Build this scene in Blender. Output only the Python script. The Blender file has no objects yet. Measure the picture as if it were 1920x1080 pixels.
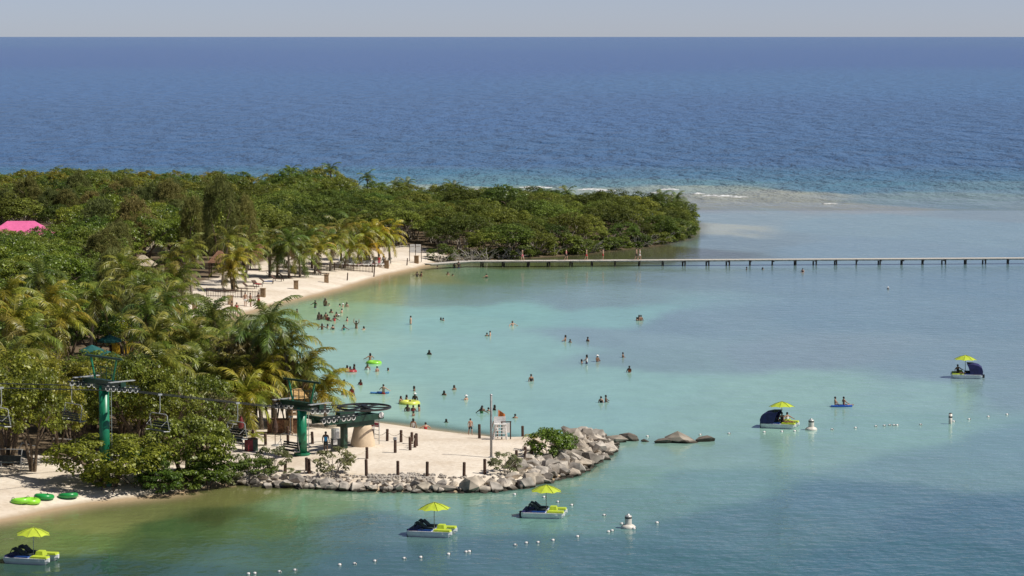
import bpy, math, random
import numpy as np
from mathutils import Vector, Matrix, Euler

# ---------------------------------------------------------------- camera, sky, sun, exposure
scene = bpy.context.scene
COL = scene.collection
R = math.radians
CAM_H, FPX, HORIZON = 33.0, 5400.0, 68.0
PITCH = math.atan((540 - HORIZON) / FPX)
cam_d = bpy.data.cameras.new('camera')
cam_d.sensor_width = 36.0
cam_d.lens = 36.0 * FPX / 1920.0
cam_d.clip_start, cam_d.clip_end = 1.0, 300000.0
cam = bpy.data.objects.new('camera', cam_d)
COL.objects.link(cam)
cam.location = (0, 0, CAM_H)
cam.rotation_euler = (math.pi / 2 - PITCH, 0, 0)
scene.camera = cam

SUN_EL, SUN_AZ = R(52), R(103)            # the sun stands to the right (+x)
world = bpy.data.worlds.new('World')
scene.world = world
world.use_nodes = True
wn = world.node_tree
for n in list(wn.nodes):
    wn.nodes.remove(n)
sky = wn.nodes.new('ShaderNodeTexSky')
sky.sky_type = 'NISHITA'
sky.sun_disc = False
sky.sun_elevation = SUN_EL
sky.sun_rotation = SUN_AZ
sky.altitude = 30
sky.air_density = 0.35
sky.dust_density = 0.3
sky.ozone_density = 1.5
bg = wn.nodes.new('ShaderNodeBackground')
bg.inputs['Strength'].default_value = 0.1
wo = wn.nodes.new('ShaderNodeOutputWorld')
tint = wn.nodes.new('ShaderNodeMix')
tint.data_type, tint.blend_type = 'RGBA', 'MULTIPLY'
tint.inputs[0].default_value = 1.0
tint.inputs[7].default_value = (1.16, 0.99, 0.96, 1)
wn.links.new(sky.outputs[0], tint.inputs[6])
wn.links.new(tint.outputs[2], bg.inputs[0])
wn.links.new(bg.outputs[0], wo.inputs[0])

sun_d = bpy.data.lights.new('sun', 'SUN')
sun_d.energy = 4.8
sun_d.angle = R(0.53)
sun_d.color = (1.0, 0.945, 0.86)
sun = bpy.data.objects.new('sun', sun_d)
COL.objects.link(sun)
sd = Vector((math.cos(SUN_EL), -0.14, math.sin(SUN_EL)))
sun.rotation_euler = sd.to_track_quat('Z', 'Y').to_euler()
sun.location = (100, 200, 150)

vs = scene.view_settings
vs.view_transform = 'Standard'
vs.look = 'None'
vs.exposure = 0.0
vs.gamma = 1.0
scene.render.engine = 'CYCLES'
scene.cycles.use_denoising = True
scene.cycles.max_bounces = 6
scene.cycles.transparent_max_bounces = 8
scene.cycles.sample_clamp_indirect = 4.0
random.seed(7)
RNG = np.random.default_rng(11)

# ---------------------------------------------------------------- survey: picture coordinates of the photo to points on the ground
def gp(u, v, z=0.0):
    a, b = (u - 960) / FPX, (540 - v) / FPX
    dy = math.cos(PITCH) + b * math.sin(PITCH)
    dz = -math.sin(PITCH) + b * math.cos(PITCH)
    t = (z - CAM_H) / dz
    return (a * t, dy * t)

def px(x, y, z=0.0):
    """arrays of ground points -> picture coordinates"""
    rz = z - CAM_H
    f = y * math.cos(PITCH) - rz * math.sin(PITCH)
    up = y * math.sin(PITCH) + rz * math.cos(PITCH)
    f = np.maximum(f, 1.0)
    return 960 + FPX * x / f, 540 - FPX * up / f

COAST = [(-2600, 1500), (-600, 1100), (-200, 1012), (0, 978), (60, 966), (110, 955), (160, 945), (250, 936), (330, 927),
         (400, 915), (430, 909), (500, 913), (560, 915), (640, 919), (720, 922), (820, 923), (900, 924), (960, 918), (1010, 906),
         (1060, 894), (1100, 876), (1130, 856), (1143, 839), (1135, 825), (1100, 819), (1060, 819), (1000, 822), (940, 822),
         (880, 815), (820, 808), (760, 800), (700, 793), (640, 788), (570, 778), (500, 755), (440, 720), (410, 680),
         (402, 640), (415, 612), (445, 593), (500, 576), (540, 565), (600, 552), (640, 542), (680, 528), (720, 517), (760, 508),
         (800, 498), (822, 492), (880, 489), (960, 485), (1080, 476), (1160, 467), (1230, 458), (1275, 448), (1288, 436),
         (1290, 424), (1282, 414), (1200, 407), (1050, 401), (900, 397), (700, 388), (400, 374), (0, 364), (-900, 348),
         (-2600, 345)]
def to_world(poly):
    return np.array([gp(u, v) for u, v in poly])
COAST_W = to_world(COAST)

def sdist(P, poly):
    """signed distance, positive inside; P (n,2)"""
    n = len(poly)
    best = np.full(len(P), 1e18)
    inside = np.zeros(len(P), bool)
    for i in range(n):
        a, b = poly[i], poly[(i + 1) % n]
        ab = b - a
        t = np.clip(((P - a) @ ab) / max(ab @ ab, 1e-9), 0, 1)
        d = P - (a + t[:, None] * ab)
        best = np.minimum(best, (d * d).sum(1))
        cond = (a[1] > P[:, 1]) != (b[1] > P[:, 1])
        xi = a[0] + (P[:, 1] - a[1]) / (ab[1] if abs(ab[1]) > 1e-9 else 1e-9) * ab[0]
        inside ^= cond & (P[:, 0] < xi)
    return np.where(inside, 1, -1) * np.sqrt(best)

def wob(x, y):
    return (np.sin(x * 0.31 + 1.3 * np.sin(y * 0.17)) + np.sin(y * 0.23 + x * 0.11 + 2.0) + 0.6 * np.sin(x * 0.83 + y * 0.57)) / 2.6

REV_EDGE = [(440, 906), (470, 909), (500, 912), (560, 914), (640, 918), (720, 921), (820, 922), (900, 923), (960, 917), (1010, 905),
            (1060, 893), (1100, 875), (1130, 855), (1143, 839), (1135, 825), (1100, 819), (1065, 818)]
REV_W = to_world(REV_EDGE)
def rev_dist(P):
    best = np.full(len(P), 1e18)
    for a, b in zip(REV_W, REV_W[1:]):
        ab = b - a
        t = np.clip(((P - a) @ ab) / (ab @ ab), 0, 1)
        best = np.minimum(best, ((P - (a + t[:, None] * ab)) ** 2).sum(1))
    return np.sqrt(best)
def height_from(d, x, y):
    w = wob(x, y)
    d2 = d + 0.35 * w
    land = 0.95 * (1 - np.exp(-np.maximum(d2, 0) / 3.6)) + 0.5 * (1 - np.exp(-np.maximum(d2 - 8, 0) / 40.0)) + 0.03 * wob(x * 2.7, y * 2.3)* np.clip(d2,0,1)
    seab = -0.10 * np.minimum(-d2, 8) - 0.03 * np.clip(-d2 - 8, 0, 60)
    steep = np.clip((rev_dist(np.stack([x, y], 1)) - 3) / 4, 0, 1)          # the rock bank drops straight into the water
    seab = seab - (1 - steep) * np.clip(-d2, 0, 2) * 0.5
    return np.where(d2 > 0, land, seab)

def ground_z(x, y):
    P = np.array([[x, y]])
    return float(height_from(sdist(P, COAST_W), P[:, 0], P[:, 1])[0])

def spot(u, v):
    """the point of the ground seen at that place of the photo"""
    z = 0.6
    for _ in range(4):
        x, y = gp(u, v, z)
        z = max(ground_z(x, y), 0.0)
    return x, y, z

# ---------------------------------------------------------------- object helpers
def link(o, parent=None):
    COL.objects.link(o)
    if parent is not None:
        o.parent = parent
    return o
def obj(name, mesh, parent=None, loc=(0, 0, 0), rot=(0, 0, 0), scale=(1, 1, 1), color=None):
    o = bpy.data.objects.new(name, mesh)
    o.location, o.rotation_euler = loc, rot
    o.scale = scale if isinstance(scale, (tuple, list)) else (scale,) * 3
    if color is not None:
        o.color = (*color, 1)
    return link(o, parent)
def tag(o, label, cat, group=None, kind=None):
    o['label'] = label
    o['category'] = cat
    if group:
        o['group'] = group
    if kind:
        o['kind'] = kind
    return o
def thing(name, label, cat, loc=(0, 0, 0), rz=0.0, group=None, scale=1.0):
    o = obj(name, None, None, loc, (0, 0, rz), scale)
    o.empty_display_size = 0.2
    return tag(o, label, cat, group)

class MB:
    def __init__(s):
        s.v, s.f, s.smooth = [], [], False
    def add(s, vs_, fs_):
        b = len(s.v)
        s.v += [tuple(p) for p in vs_]
        s.f += [tuple(i + b for i in f) for f in fs_]
        return s
    def box(s, c, size, rot=None, taper=1.0):
        hx, hy, hz = size[0] / 2, size[1] / 2, size[2] / 2
        pts = [Vector((sx * hx * (taper if sz > 0 else 1), sy * hy * (taper if sz > 0 else 1), sz * hz))
               for sz in (-1, 1) for sy in (-1, 1) for sx in (-1, 1)]
        if rot is not None:
            m = rot if isinstance(rot, Matrix) else Euler(rot).to_matrix()
            pts = [m @ p for p in pts]
        pts = [p + Vector(c) for p in pts]
        return s.add(pts, [(0, 2, 3, 1), (4, 5, 7, 6), (0, 1, 5, 4), (2, 6, 7, 3), (0, 4, 6, 2), (1, 3, 7, 5)])
    def tube(s, pts, rad, n=8, caps=True):
        pts = [Vector(p) for p in pts]
        if not isinstance(rad, (list, tuple)):
            rad = [rad] * len(pts)
        rings, up = [], None
        for i, p in enumerate(pts):
            t = (pts[min(i + 1, len(pts) - 1)] - pts[max(i - 1, 0)])
            t = t.normalized() if t.length > 1e-9 else Vector((0, 0, 1))
            if up is None:
                up = Vector((0, 0, 1)) if abs(t.z) < 0.9 else Vector((1, 0, 0))
            a = up - t * up.dot(t)
            if a.length < 1e-6:
                a = t.orthogonal()
            a.normalize(); up = a
            b = t.cross(a)
            rings.append([p + (a * math.cos(2 * math.pi * k / n) + b * math.sin(2 * math.pi * k / n)) * rad[i] for k in range(n)])
        vs_ = [q for r in rings for q in r]
        fs_ = []
        for i in range(len(rings) - 1):
            for k in range(n):
                k2 = (k + 1) % n
                fs_.append((i * n + k, i * n + k2, (i + 1) * n + k2, (i + 1) * n + k))
        if caps:
            fs_.append(tuple(reversed(range(n))))
            fs_.append(tuple(range((len(rings) - 1) * n, len(rings) * n)))
        return s.add(vs_, fs_)
    def lathe(s, prof, n=16, c=(0, 0, 0)):
        vs_, fs_ = [], []
        for r_, z in prof:
            for k in range(n):
                a = 2 * math.pi * k / n
                vs_.append((c[0] + r_ * math.cos(a), c[1] + r_ * math.sin(a), c[2] + z))
        for i in range(len(prof) - 1):
            for k in range(n):
                k2 = (k + 1) % n
                fs_.append((i * n + k, i * n + k2, (i + 1) * n + k2, (i + 1) * n + k))
        return s.add(vs_, fs_)
    def torus(s, R_, r_, n=24, m=8, c=(0, 0, 0), axis='z', flat=1.0):
        vs_, fs_ = [], []
        for i in range(n):
            a = 2 * math.pi * i / n
            for j in range(m):
                b = 2 * math.pi * j / m
                q = ((R_ + r_ * math.cos(b)) * math.cos(a), (R_ + r_ * math.cos(b)) * math.sin(a), r_ * math.sin(b) * flat)
                if axis == 'y':
                    q = (q[0], q[2], q[1])
                vs_.append((q[0] + c[0], q[1] + c[1], q[2] + c[2]))
        for i in range(n):
            for j in range(m):
                fs_.append((i * m + j, ((i + 1) % n) * m + j, ((i + 1) % n) * m + (j + 1) % m, i * m + (j + 1) % m))
        return s.add(vs_, fs_)
    def ball(s, c, r_, n=10, m=6):
        rr = r_ if isinstance(r_, (tuple, list)) else (r_, r_, r_)
        vs_ = [(c[0], c[1], c[2] + rr[2])]
        for i in range(1, m):
            t = math.pi * i / m
            for k in range(n):
                a = 2 * math.pi * k / n
                vs_.append((c[0] + rr[0] * math.sin(t) * math.cos(a), c[1] + rr[1] * math.sin(t) * math.sin(a), c[2] + rr[2] * math.cos(t)))
        vs_.append((c[0], c[1], c[2] - rr[2]))
        fs_ = [(0, 1 + k, 1 + (k + 1) % n) for k in range(n)]
        for i in range(m - 2):
            for k in range(n):
                fs_.append((1 + i * n + k, 1 + (i + 1) * n + k, 1 + (i + 1) * n + (k + 1) % n, 1 + i * n + (k + 1) % n))
        l = len(vs_) - 1
        fs_ += [(l, 1 + (m - 2) * n + (k + 1) % n, 1 + (m - 2) * n + k) for k in range(n)]
        return s.add(vs_, fs_)
    def mesh(s, name, mat, smooth=False):
        me = bpy.data.meshes.new(name)
        me.from_pydata(s.v, [], s.f)
        if mat is not None:
            me.materials.append(mat)
        if smooth:
            me.shade_smooth()
        return me
    def obj(s, name, mat, parent=None, smooth=False, **k):
        return obj(name, s.mesh(name, mat, smooth), parent, **k)

# ---------------------------------------------------------------- materials
def new_mat(name):
    m = bpy.data.materials.new(name)
    m.use_nodes = True
    nt = m.node_tree
    b = nt.nodes['Principled BSDF']
    return m, nt, b
def N(nt, t, **k):
    n = nt.nodes.new(t)
    for a, v in k.items():
        setattr(n, a, v)
    return n
def mat(name, col, rough=0.6, var=0.18, scale=6.0, bump=0.0, metal=0.0, objcol=False, spec=0.5, dark=None):
    """paint, wood, steel, cloth: a base colour with blotchy wear and fine relief"""
    m, nt, b = new_mat(name)
    tc = N(nt, 'ShaderNodeTexCoord')
    nz = N(nt, 'ShaderNodeTexNoise')
    nz.inputs['Scale'].default_value = scale
    nz.inputs['Detail'].default_value = 5
    nt.links.new(tc.outputs['Object'], nz.inputs['Vector'])
    ramp = N(nt, 'ShaderNodeMapRange')
    ramp.inputs[1].default_value, ramp.inputs[2].default_value = 0.3, 0.7
    nt.links.new(nz.outputs[0], ramp.inputs[0])
    mix = N(nt, 'ShaderNodeMix', data_type='RGBA')
    d = dark or tuple(c * (1 - 2 * var) for c in col)
    l = tuple(min(c * (1 + var), 1) for c in col)
    mix.inputs[6].default_value = (*d, 1)
    mix.inputs[7].default_value = (*l, 1)
    nt.links.new(ramp.outputs[0], mix.inputs[0])
    out = mix.outputs[2]
    if objcol:
        oi = N(nt, 'ShaderNodeObjectInfo')
        mm = N(nt, 'ShaderNodeMix', data_type='RGBA', blend_type='MULTIPLY')
        mm.inputs[0].default_value = 1.0
        nt.links.new(out, mm.inputs[6])
        nt.links.new(oi.outputs['Color'], mm.inputs[7])
        out = mm.outputs[2]
    nt.links.new(out, b.inputs['Base Color'])
    b.inputs['Roughness'].default_value = rough
    b.inputs['Metallic'].default_value = metal
    b.inputs['Specular IOR Level'].default_value = spec
    if bump:
        bp = N(nt, 'ShaderNodeBump')
        bp.inputs['Strength'].default_value = bump
        bp.inputs['Distance'].default_value = 0.05
        nt.links.new(nz.outputs[0], bp.inputs['Height'])
        nt.links.new(bp.outputs[0], b.inputs['Normal'])
    return m

def leaf_mat(name, ca, cb, transl=0.35, rough=0.55, hue=0.02, spec=0.3):
    m, nt, b = new_mat(name)
    at = N(nt, 'ShaderNodeAttribute', attribute_name='tone')
    oi = N(nt, 'ShaderNodeObjectInfo')
    mix = N(nt, 'ShaderNodeMix', data_type='RGBA')
    mix.inputs[6].default_value = (*ca, 1)
    mix.inputs[7].default_value = (*cb, 1)
    nt.links.new(at.outputs['Fac'], mix.inputs[0])
    mm = N(nt, 'ShaderNodeMix', data_type='RGBA', blend_type='MULTIPLY')
    mm.inputs[0].default_value = 1.0
    nt.links.new(mix.outputs[2], mm.inputs[6])
    nt.links.new(oi.outputs['Color'], mm.inputs[7])
    hs = N(nt, 'ShaderNodeHueSaturation')
    mr = N(nt, 'ShaderNodeMapRange')
    mr.inputs[3].default_value, mr.inputs[4].default_value = 0.5 - hue, 0.5 + hue
    nt.links.new(oi.outputs['Random'], mr.inputs[0])
    nt.links.new(mr.outputs[0], hs.inputs['Hue'])
    mv = N(nt, 'ShaderNodeMapRange')
    mv.inputs[3].default_value, mv.inputs[4].default_value = 1.2, 0.8
    nt.links.new(oi.outputs['Random'], mv.inputs[0])
    nt.links.new(mv.outputs[0], hs.inputs['Value'])
    nt.links.new(mm.outputs[2], hs.inputs['Color'])
    nt.links.new(hs.outputs[0], b.inputs['Base Color'])
    b.inputs['Roughness'].default_value = rough
    b.inputs['Specular IOR Level'].default_value = spec
    tr = N(nt, 'ShaderNodeBsdfTranslucent')
    nt.links.new(hs.outputs[0], tr.inputs[0])
    mx = N(nt, 'ShaderNodeMixShader')
    mx.inputs[0].default_value = transl
    nt.links.new(b.outputs[0], mx.inputs[1])
    nt.links.new(tr.outputs[0], mx.inputs[2])
    nt.links.new(mx.outputs[0], nt.nodes['Material Output'].inputs[0])
    return m

def s2l(c):
    c = np.asarray(c, float) / 255.0
    return np.where(c <= 0.04045, c / 12.92, ((c + 0.055) / 1.055) ** 2.4)

M = {}
M['bark'] = mat('bark', (0.16, 0.115, 0.075), 0.9, 0.3, 9, 0.6)
M['pale_bark'] = mat('pale_bark', (0.33, 0.29, 0.235), 0.9, 0.3, 7, 0.5)
M['palm_bark'] = mat('palm_bark', (0.24, 0.20, 0.15), 0.9, 0.25, 5, 0.6)
M['leaf_mangrove'] = leaf_mat('leaf_mangrove', (0.0638, 0.0966, 0.0164), (0.2281, 0.3020, 0.0483), 0.42)
M['leaf_broad'] = leaf_mat('leaf_broad', (0.0651, 0.0976, 0.0143), (0.2938, 0.3758, 0.0520), 0.38, 0.42, 0.025, 0.5)
M['leaf_feather'] = leaf_mat('leaf_feather', (0.1286, 0.1389, 0.0437), (0.3215, 0.3215, 0.1125), 0.42, 0.7)
M['leaf_palm'] = leaf_mat('leaf_palm', (0.0946, 0.1210, 0.0190), (0.3718, 0.3858, 0.0701), 0.38, 0.42, 0.02, 0.5)
M['leaf_pale'] = leaf_mat('leaf_pale', (0.14, 0.15, 0.06), (0.36, 0.35, 0.18), 0.3, 0.5, 0.015, 0.4)
M['dry_frond'] = leaf_mat('dry_frond', (0.17, 0.115, 0.05), (0.36, 0.26, 0.12), 0.25, 0.8)

# ---------------------------------------------------------------- the setting: sand and sea bed
def stretched(lo, hi, step, far, ratio=1.35):
    a = list(np.arange(lo, hi + step / 2, step))
    s, x = step, a[-1]
    while x < far[1]:
        s *= ratio; x += s; a.append(x)
    s, x = step, a[0]
    while x > far[0]:
        s *= ratio; x -= s; a.insert(0, x)
    return np.array(a)

def grid_mesh(name, xs, ys, zf):
    X, Y = np.meshgrid(xs, ys)
    P = np.stack([X.ravel(), Y.ravel()], 1)
    Z = zf(P)
    nx, ny = len(xs), len(ys)
    me = bpy.data.meshes.new(name)
    nv, nf = nx * ny, (nx - 1) * (ny - 1)
    me.vertices.add(nv)
    me.vertices.foreach_set('co', np.column_stack([P, Z]).astype(np.float32).ravel())
    i = np.arange(nv).reshape(ny, nx)
    q = np.stack([i[:-1, :-1], i[:-1, 1:], i[1:, 1:], i[1:, :-1]], -1).reshape(-1, 4)
    me.loops.add(nf * 4)
    me.polygons.add(nf)
    me.loops.foreach_set('vertex_index', q.ravel().astype(np.int32))
    me.polygons.foreach_set('loop_start', np.arange(0, nf * 4, 4, dtype=np.int32))
    me.update(calc_edges=True)
    me.shade_smooth()
    return me, P, Z

def attr(me, name, data, kind='FLOAT'):
    a = me.attributes.new(name, kind, 'POINT')
    if kind == 'FLOAT':
        a.data.foreach_set('value', np.asarray(data, np.float32).ravel())
    else:
        d = np.asarray(data, np.float32)
        d = np.column_stack([d, np.ones(len(d), np.float32)])
        a.data.foreach_set('color', d.ravel())

SAND_ZONES = [to_world(p) for p in (
    [(425, 1000), (425, 830), (470, 790), (560, 775), (700, 780), (1100, 800), (1200, 840), (1150, 960)],
    [(300, 625), (350, 575), (385, 545), (470, 515), (600, 482), (760, 474), (830, 486), (900, 520), (700, 560), (470, 630)],
    [(-900, 1100), (-900, 905), (0, 885), (120, 880), (280, 885), (430, 900), (430, 960), (0, 1030)])]
def sandiness(P):
    s = np.zeros(len(P))
    for z in SAND_ZONES:
        s = np.maximum(s, np.clip(sdist(P, z) / 5.0 + 0.6, 0, 1))
    d = sdist(P, COAST_W)
    u, v = px(P[:, 0], P[:, 1])
    s = np.where((v > 500) | (u < 820), np.maximum(s, np.clip(1.0 - d / 3.0, 0, 1)), s)
    return s

gx = stretched(-95, 45, 0.9, (-900, 900), 1.5)
gy = stretched(150, 640, 1.1, (-300, 1500), 1.5)
gme, GP, GZ = grid_mesh('ground', gx, gy, lambda P: height_from(sdist(P, COAST_W), P[:, 0], P[:, 1]))
attr(gme, 'sandy', sandiness(GP))
def ground_material():
    m, nt, b = new_mat('sand')
    tc = N(nt, 'ShaderNodeTexCoord')
    def noise(scale, det=4):
        n = N(nt, 'ShaderNodeTexNoise')
        n.inputs['Scale'].default_value, n.inputs['Detail'].default_value = scale, det
        nt.links.new(tc.outputs['Object'], n.inputs['Vector'])
        return n
    n1, n2, n3 = noise(0.22, 5), noise(2.2, 6), noise(0.5, 6)
    sandmix = N(nt, 'ShaderNodeMix', data_type='RGBA')
    sandmix.inputs[6].default_value = (0.60, 0.505, 0.39, 1)
    sandmix.inputs[7].default_value = (0.77, 0.69, 0.575, 1)
    foot = N(nt, 'ShaderNodeMath', operation='MULTIPLY_ADD'); foot.inputs[1].default_value = .55
    nt.links.new(n2.outputs[0], foot.inputs[0]); nt.links.new(n1.outputs[0], foot.inputs[2])
    r1 = N(nt, 'ShaderNodeMapRange')
    r1.inputs[1].default_value, r1.inputs[2].default_value = 0.55, 0.92
    nt.links.new(foot.outputs[0], r1.inputs[0])
    nt.links.new(r1.outputs[0], sandmix.inputs[0])
    # wet, darker sand in the wash of the water line
    geo = N(nt, 'ShaderNodeNewGeometry')
    sx = N(nt, 'ShaderNodeSeparateXYZ')
    nt.links.new(geo.outputs['Position'], sx.inputs[0])
    wet = N(nt, 'ShaderNodeMapRange')
    wet.inputs[1].default_value, wet.inputs[2].default_value = 0.04, 0.22
    nt.links.new(sx.outputs[2], wet.inputs[0])
    wm = N(nt, 'ShaderNodeMix', data_type='RGBA')
    wm.inputs[6].default_value = (0.40, 0.30, 0.185, 1)
    nt.links.new(wet.outputs[0], wm.inputs[0])
    nt.links.new(sandmix.outputs[2], wm.inputs[7])
    # leaf litter below the trees
    lit = N(nt, 'ShaderNodeMix', data_type='RGBA')
    lit.inputs[6].default_value = (0.075, 0.055, 0.035, 1)
    lit.inputs[7].default_value = (0.24, 0.18, 0.115, 1)
    nt.links.new(n3.outputs[0], lit.inputs[0])
    at = N(nt, 'ShaderNodeAttribute', attribute_name='sandy')
    ad = N(nt, 'ShaderNodeMath', operation='ADD')
    nt.links.new(at.outputs['Fac'], ad.inputs[0])
    sc = N(nt, 'ShaderNodeMapRange')
    sc.inputs[3].default_value, sc.inputs[4].default_value = -0.5, 0.5
    nt.links.new(n3.outputs[0], sc.inputs[0])
    nt.links.new(sc.outputs[0], ad.inputs[1])
    rr = N(nt, 'ShaderNodeMapRange')
    rr.inputs[1].default_value, rr.inputs[2].default_value = 0.3, 0.6
    nt.links.new(ad.outputs[0], rr.inputs[0])
    fm = N(nt, 'ShaderNodeMix', data_type='RGBA')
    nt.links.new(rr.outputs[0], fm.inputs[0])
    nt.links.new(lit.outputs[2], fm.inputs[6])
    nt.links.new(wm.outputs[2], fm.inputs[7])
    nt.links.new(fm.outputs[2], b.inputs['Base Color'])
    b.inputs['Roughness'].default_value = 0.92
    b.inputs['Specular IOR Level'].default_value = 0.15
    bp = N(nt, 'ShaderNodeBump')
    bp.inputs['Strength'].default_value, bp.inputs['Distance'].default_value = 0.55, 0.12
    nt.links.new(n2.outputs[0], bp.inputs['Height'])
    nt.links.new(bp.outputs[0], b.inputs['Normal'])
    return m
gme.materials.append(ground_material())
g = obj('ground', gme); g['kind'] = 'structure'

# ---------------------------------------------------------------- the setting: sea and lagoon (sea-bed colour seen through the water, tree reflections painted in by the headland)
WCOL = [  # photo place, colour of the water there, mangrove reflection included
    (-400, 76, (90, 118, 160)), (960, 76, (90, 118, 162)), (2300, 76, (90, 118, 160)), (960, 110, (86, 114, 162)), (0, 110, (84, 112, 160)), (1920, 110, (86, 114, 162)), (0, 150, (86, 118, 162)), (1920, 150, (90, 122, 164)), (960, 210, (84, 116, 160)), (0, 230, (82, 114, 156)), (1920, 230, (84, 116, 158)),
    (0, 290, (76, 112, 154)), (960, 290, (80, 114, 154)), (1920, 290, (80, 114, 154)), (600, 330, (84, 122, 154)), (1300, 330, (84, 118, 152)), (1800, 330, (82, 116, 152)), (0, 330, (78, 118, 152)), (900, 340, (92, 128, 152)), (1600, 350, (86, 120, 152)), (1250, 342, (96, 128, 152)),
    (900, 354, (142, 156, 156)), (1250, 355, (136, 148, 152)), (1420, 374, (146, 148, 146)), (1600, 392, (148, 150, 148)), (1750, 375, (118, 138, 152)), (1900, 350, (98, 126, 152)), (1900, 400, (130, 146, 154)),
    (1380, 412, (138, 156, 160)), (1600, 425, (130, 156, 166)), (1850, 440, (126, 154, 168)), (1350, 450, (122, 140, 148)), (1600, 465, (124, 150, 166)),
    (1320, 425, (176, 178, 160)), (1250, 470, (100, 100, 84)), (1100, 485, (92, 92, 70)), (960, 492, (100, 110, 82)), (900, 515, (114, 146, 130)), (1050, 520, (120, 146, 140)), (1250, 520, (122, 146, 154)), (1500, 520, (118, 146, 164)), (1880, 520, (112, 142, 164)),  # dark brownish points paint the mangroves' reflection into the water colour
    (780, 520, (150, 156, 120)), (820, 545, (128, 160, 146)), (700, 548, (150, 172, 142)), (900, 545, (124, 154, 150)), (1100, 560, (130, 158, 164)), (960, 580, (138, 184, 178)), (1150, 585, (136, 178, 178)), (760, 590, (146, 188, 176)), (850, 600, (142, 186, 178)),
    (600, 590, (154, 188, 164)), (620, 660, (154, 192, 178)), (800, 680, (146, 186, 178)), (1000, 650, (142, 182, 178)), (1150, 635, (132, 156, 166)), (1300, 600, (128, 152, 166)), (1600, 590, (122, 148, 166)), (1880, 600, (116, 144, 164)),
    (1250, 680, (134, 160, 168)), (1500, 670, (134, 154, 168)), (1800, 690, (124, 150, 168)), (1200, 715, (142, 180, 178)), (1500, 724, (146, 182, 178)), (1750, 738, (142, 176, 178)), (1920, 735, (126, 154, 170)),
    (700, 760, (160, 196, 180)), (900, 760, (142, 180, 176)), (1100, 770, (140, 178, 178)), (1400, 780, (142, 178, 176)), (1700, 800, (136, 172, 174)), (1900, 830, (116, 150, 166)),
    (1250, 860, (132, 168, 166)), (1500, 850, (130, 166, 168)), (1750, 880, (114, 148, 162)), (1350, 910, (112, 150, 158)), (1150, 900, (120, 158, 152)), (1600, 940, (92, 126, 150)), (1850, 980, (82, 116, 144)),
    (1150, 960, (108, 146, 150)), (1000, 960, (108, 148, 150)), (1000, 1040, (84, 116, 136)), (1400, 1000, (88, 122, 142)), (1300, 1070, (78, 114, 134)), (1700, 1060, (76, 112, 138)), (800, 940, (122, 160, 150)), (700, 985, (92, 122, 136)), (700, 1060, (78, 108, 126)), (560, 950, (118, 150, 128)),
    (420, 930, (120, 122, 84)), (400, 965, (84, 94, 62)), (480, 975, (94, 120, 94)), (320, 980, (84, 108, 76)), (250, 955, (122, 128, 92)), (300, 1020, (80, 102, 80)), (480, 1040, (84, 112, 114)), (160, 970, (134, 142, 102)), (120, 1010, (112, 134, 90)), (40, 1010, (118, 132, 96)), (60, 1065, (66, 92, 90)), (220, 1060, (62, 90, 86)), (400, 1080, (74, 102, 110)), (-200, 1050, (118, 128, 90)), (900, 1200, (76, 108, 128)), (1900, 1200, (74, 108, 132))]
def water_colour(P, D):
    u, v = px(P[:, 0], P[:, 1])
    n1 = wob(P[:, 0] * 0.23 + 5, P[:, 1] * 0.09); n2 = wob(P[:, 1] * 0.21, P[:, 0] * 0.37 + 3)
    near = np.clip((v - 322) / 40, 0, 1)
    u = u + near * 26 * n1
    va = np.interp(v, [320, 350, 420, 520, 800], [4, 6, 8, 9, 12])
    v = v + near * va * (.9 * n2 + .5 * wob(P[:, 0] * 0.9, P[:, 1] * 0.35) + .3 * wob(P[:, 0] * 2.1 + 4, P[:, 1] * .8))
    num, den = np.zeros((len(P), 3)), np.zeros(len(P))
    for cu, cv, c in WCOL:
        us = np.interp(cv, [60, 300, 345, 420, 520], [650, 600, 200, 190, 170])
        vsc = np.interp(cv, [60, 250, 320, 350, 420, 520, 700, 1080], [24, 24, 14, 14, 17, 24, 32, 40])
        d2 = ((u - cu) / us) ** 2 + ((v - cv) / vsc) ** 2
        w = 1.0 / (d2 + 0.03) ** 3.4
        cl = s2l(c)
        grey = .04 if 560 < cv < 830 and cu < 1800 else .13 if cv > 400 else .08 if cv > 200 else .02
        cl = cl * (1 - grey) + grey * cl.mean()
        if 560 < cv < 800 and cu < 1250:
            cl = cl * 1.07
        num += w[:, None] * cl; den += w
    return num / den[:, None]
wx = stretched(-92, 92, 1.6, (-90000, 90000), 1.4)
wy = stretched(155, 700, 1.6, (-3000, 120000), 1.25)
wme, WP, WZ = grid_mesh('sea', wx, wy, lambda P: np.zeros(len(P)))
WD = sdist(WP, COAST_W)
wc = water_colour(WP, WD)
dd = -(WD + 0.35 * wob(WP[:, 0], WP[:, 1]))                 # distance out from the water line
_u, _v = px(WP[:, 0], WP[:, 1])
far = np.clip((345 - _v) / 30, 0, 1)[:, None]
refl = np.array([.030, .026, .066]) * (1 - far) + np.array([.045, .055, .075]) * far     # what the surface mirrors comes on top
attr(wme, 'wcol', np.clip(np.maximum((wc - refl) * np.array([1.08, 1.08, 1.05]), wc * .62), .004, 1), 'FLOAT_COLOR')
attr(wme, 'clear', np.clip(1 - dd / (1.1 + 3.2 * np.clip((rev_dist(WP) - 3) / 5, 0, 1)), 0, 1) ** 1.3)
attr(wme, 'wave', np.clip((395 - _v) / 50, 0, 1) * np.interp(_v, [70, 150, 230], [.45, .7, .92]) + 0.06 * np.clip((_v - 850) / 150, 0, 1) + 0.03 * np.clip((_u - 700) / 600, 0, 1))
attr(wme, 'ripple', 0.022 + 0.10 * np.clip((_v - 840) / 160, 0, 1) * np.clip((_u - 200) / 900, .25, 1) + 0.05 * np.clip((_u - 1100) / 600, 0, 1))
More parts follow.
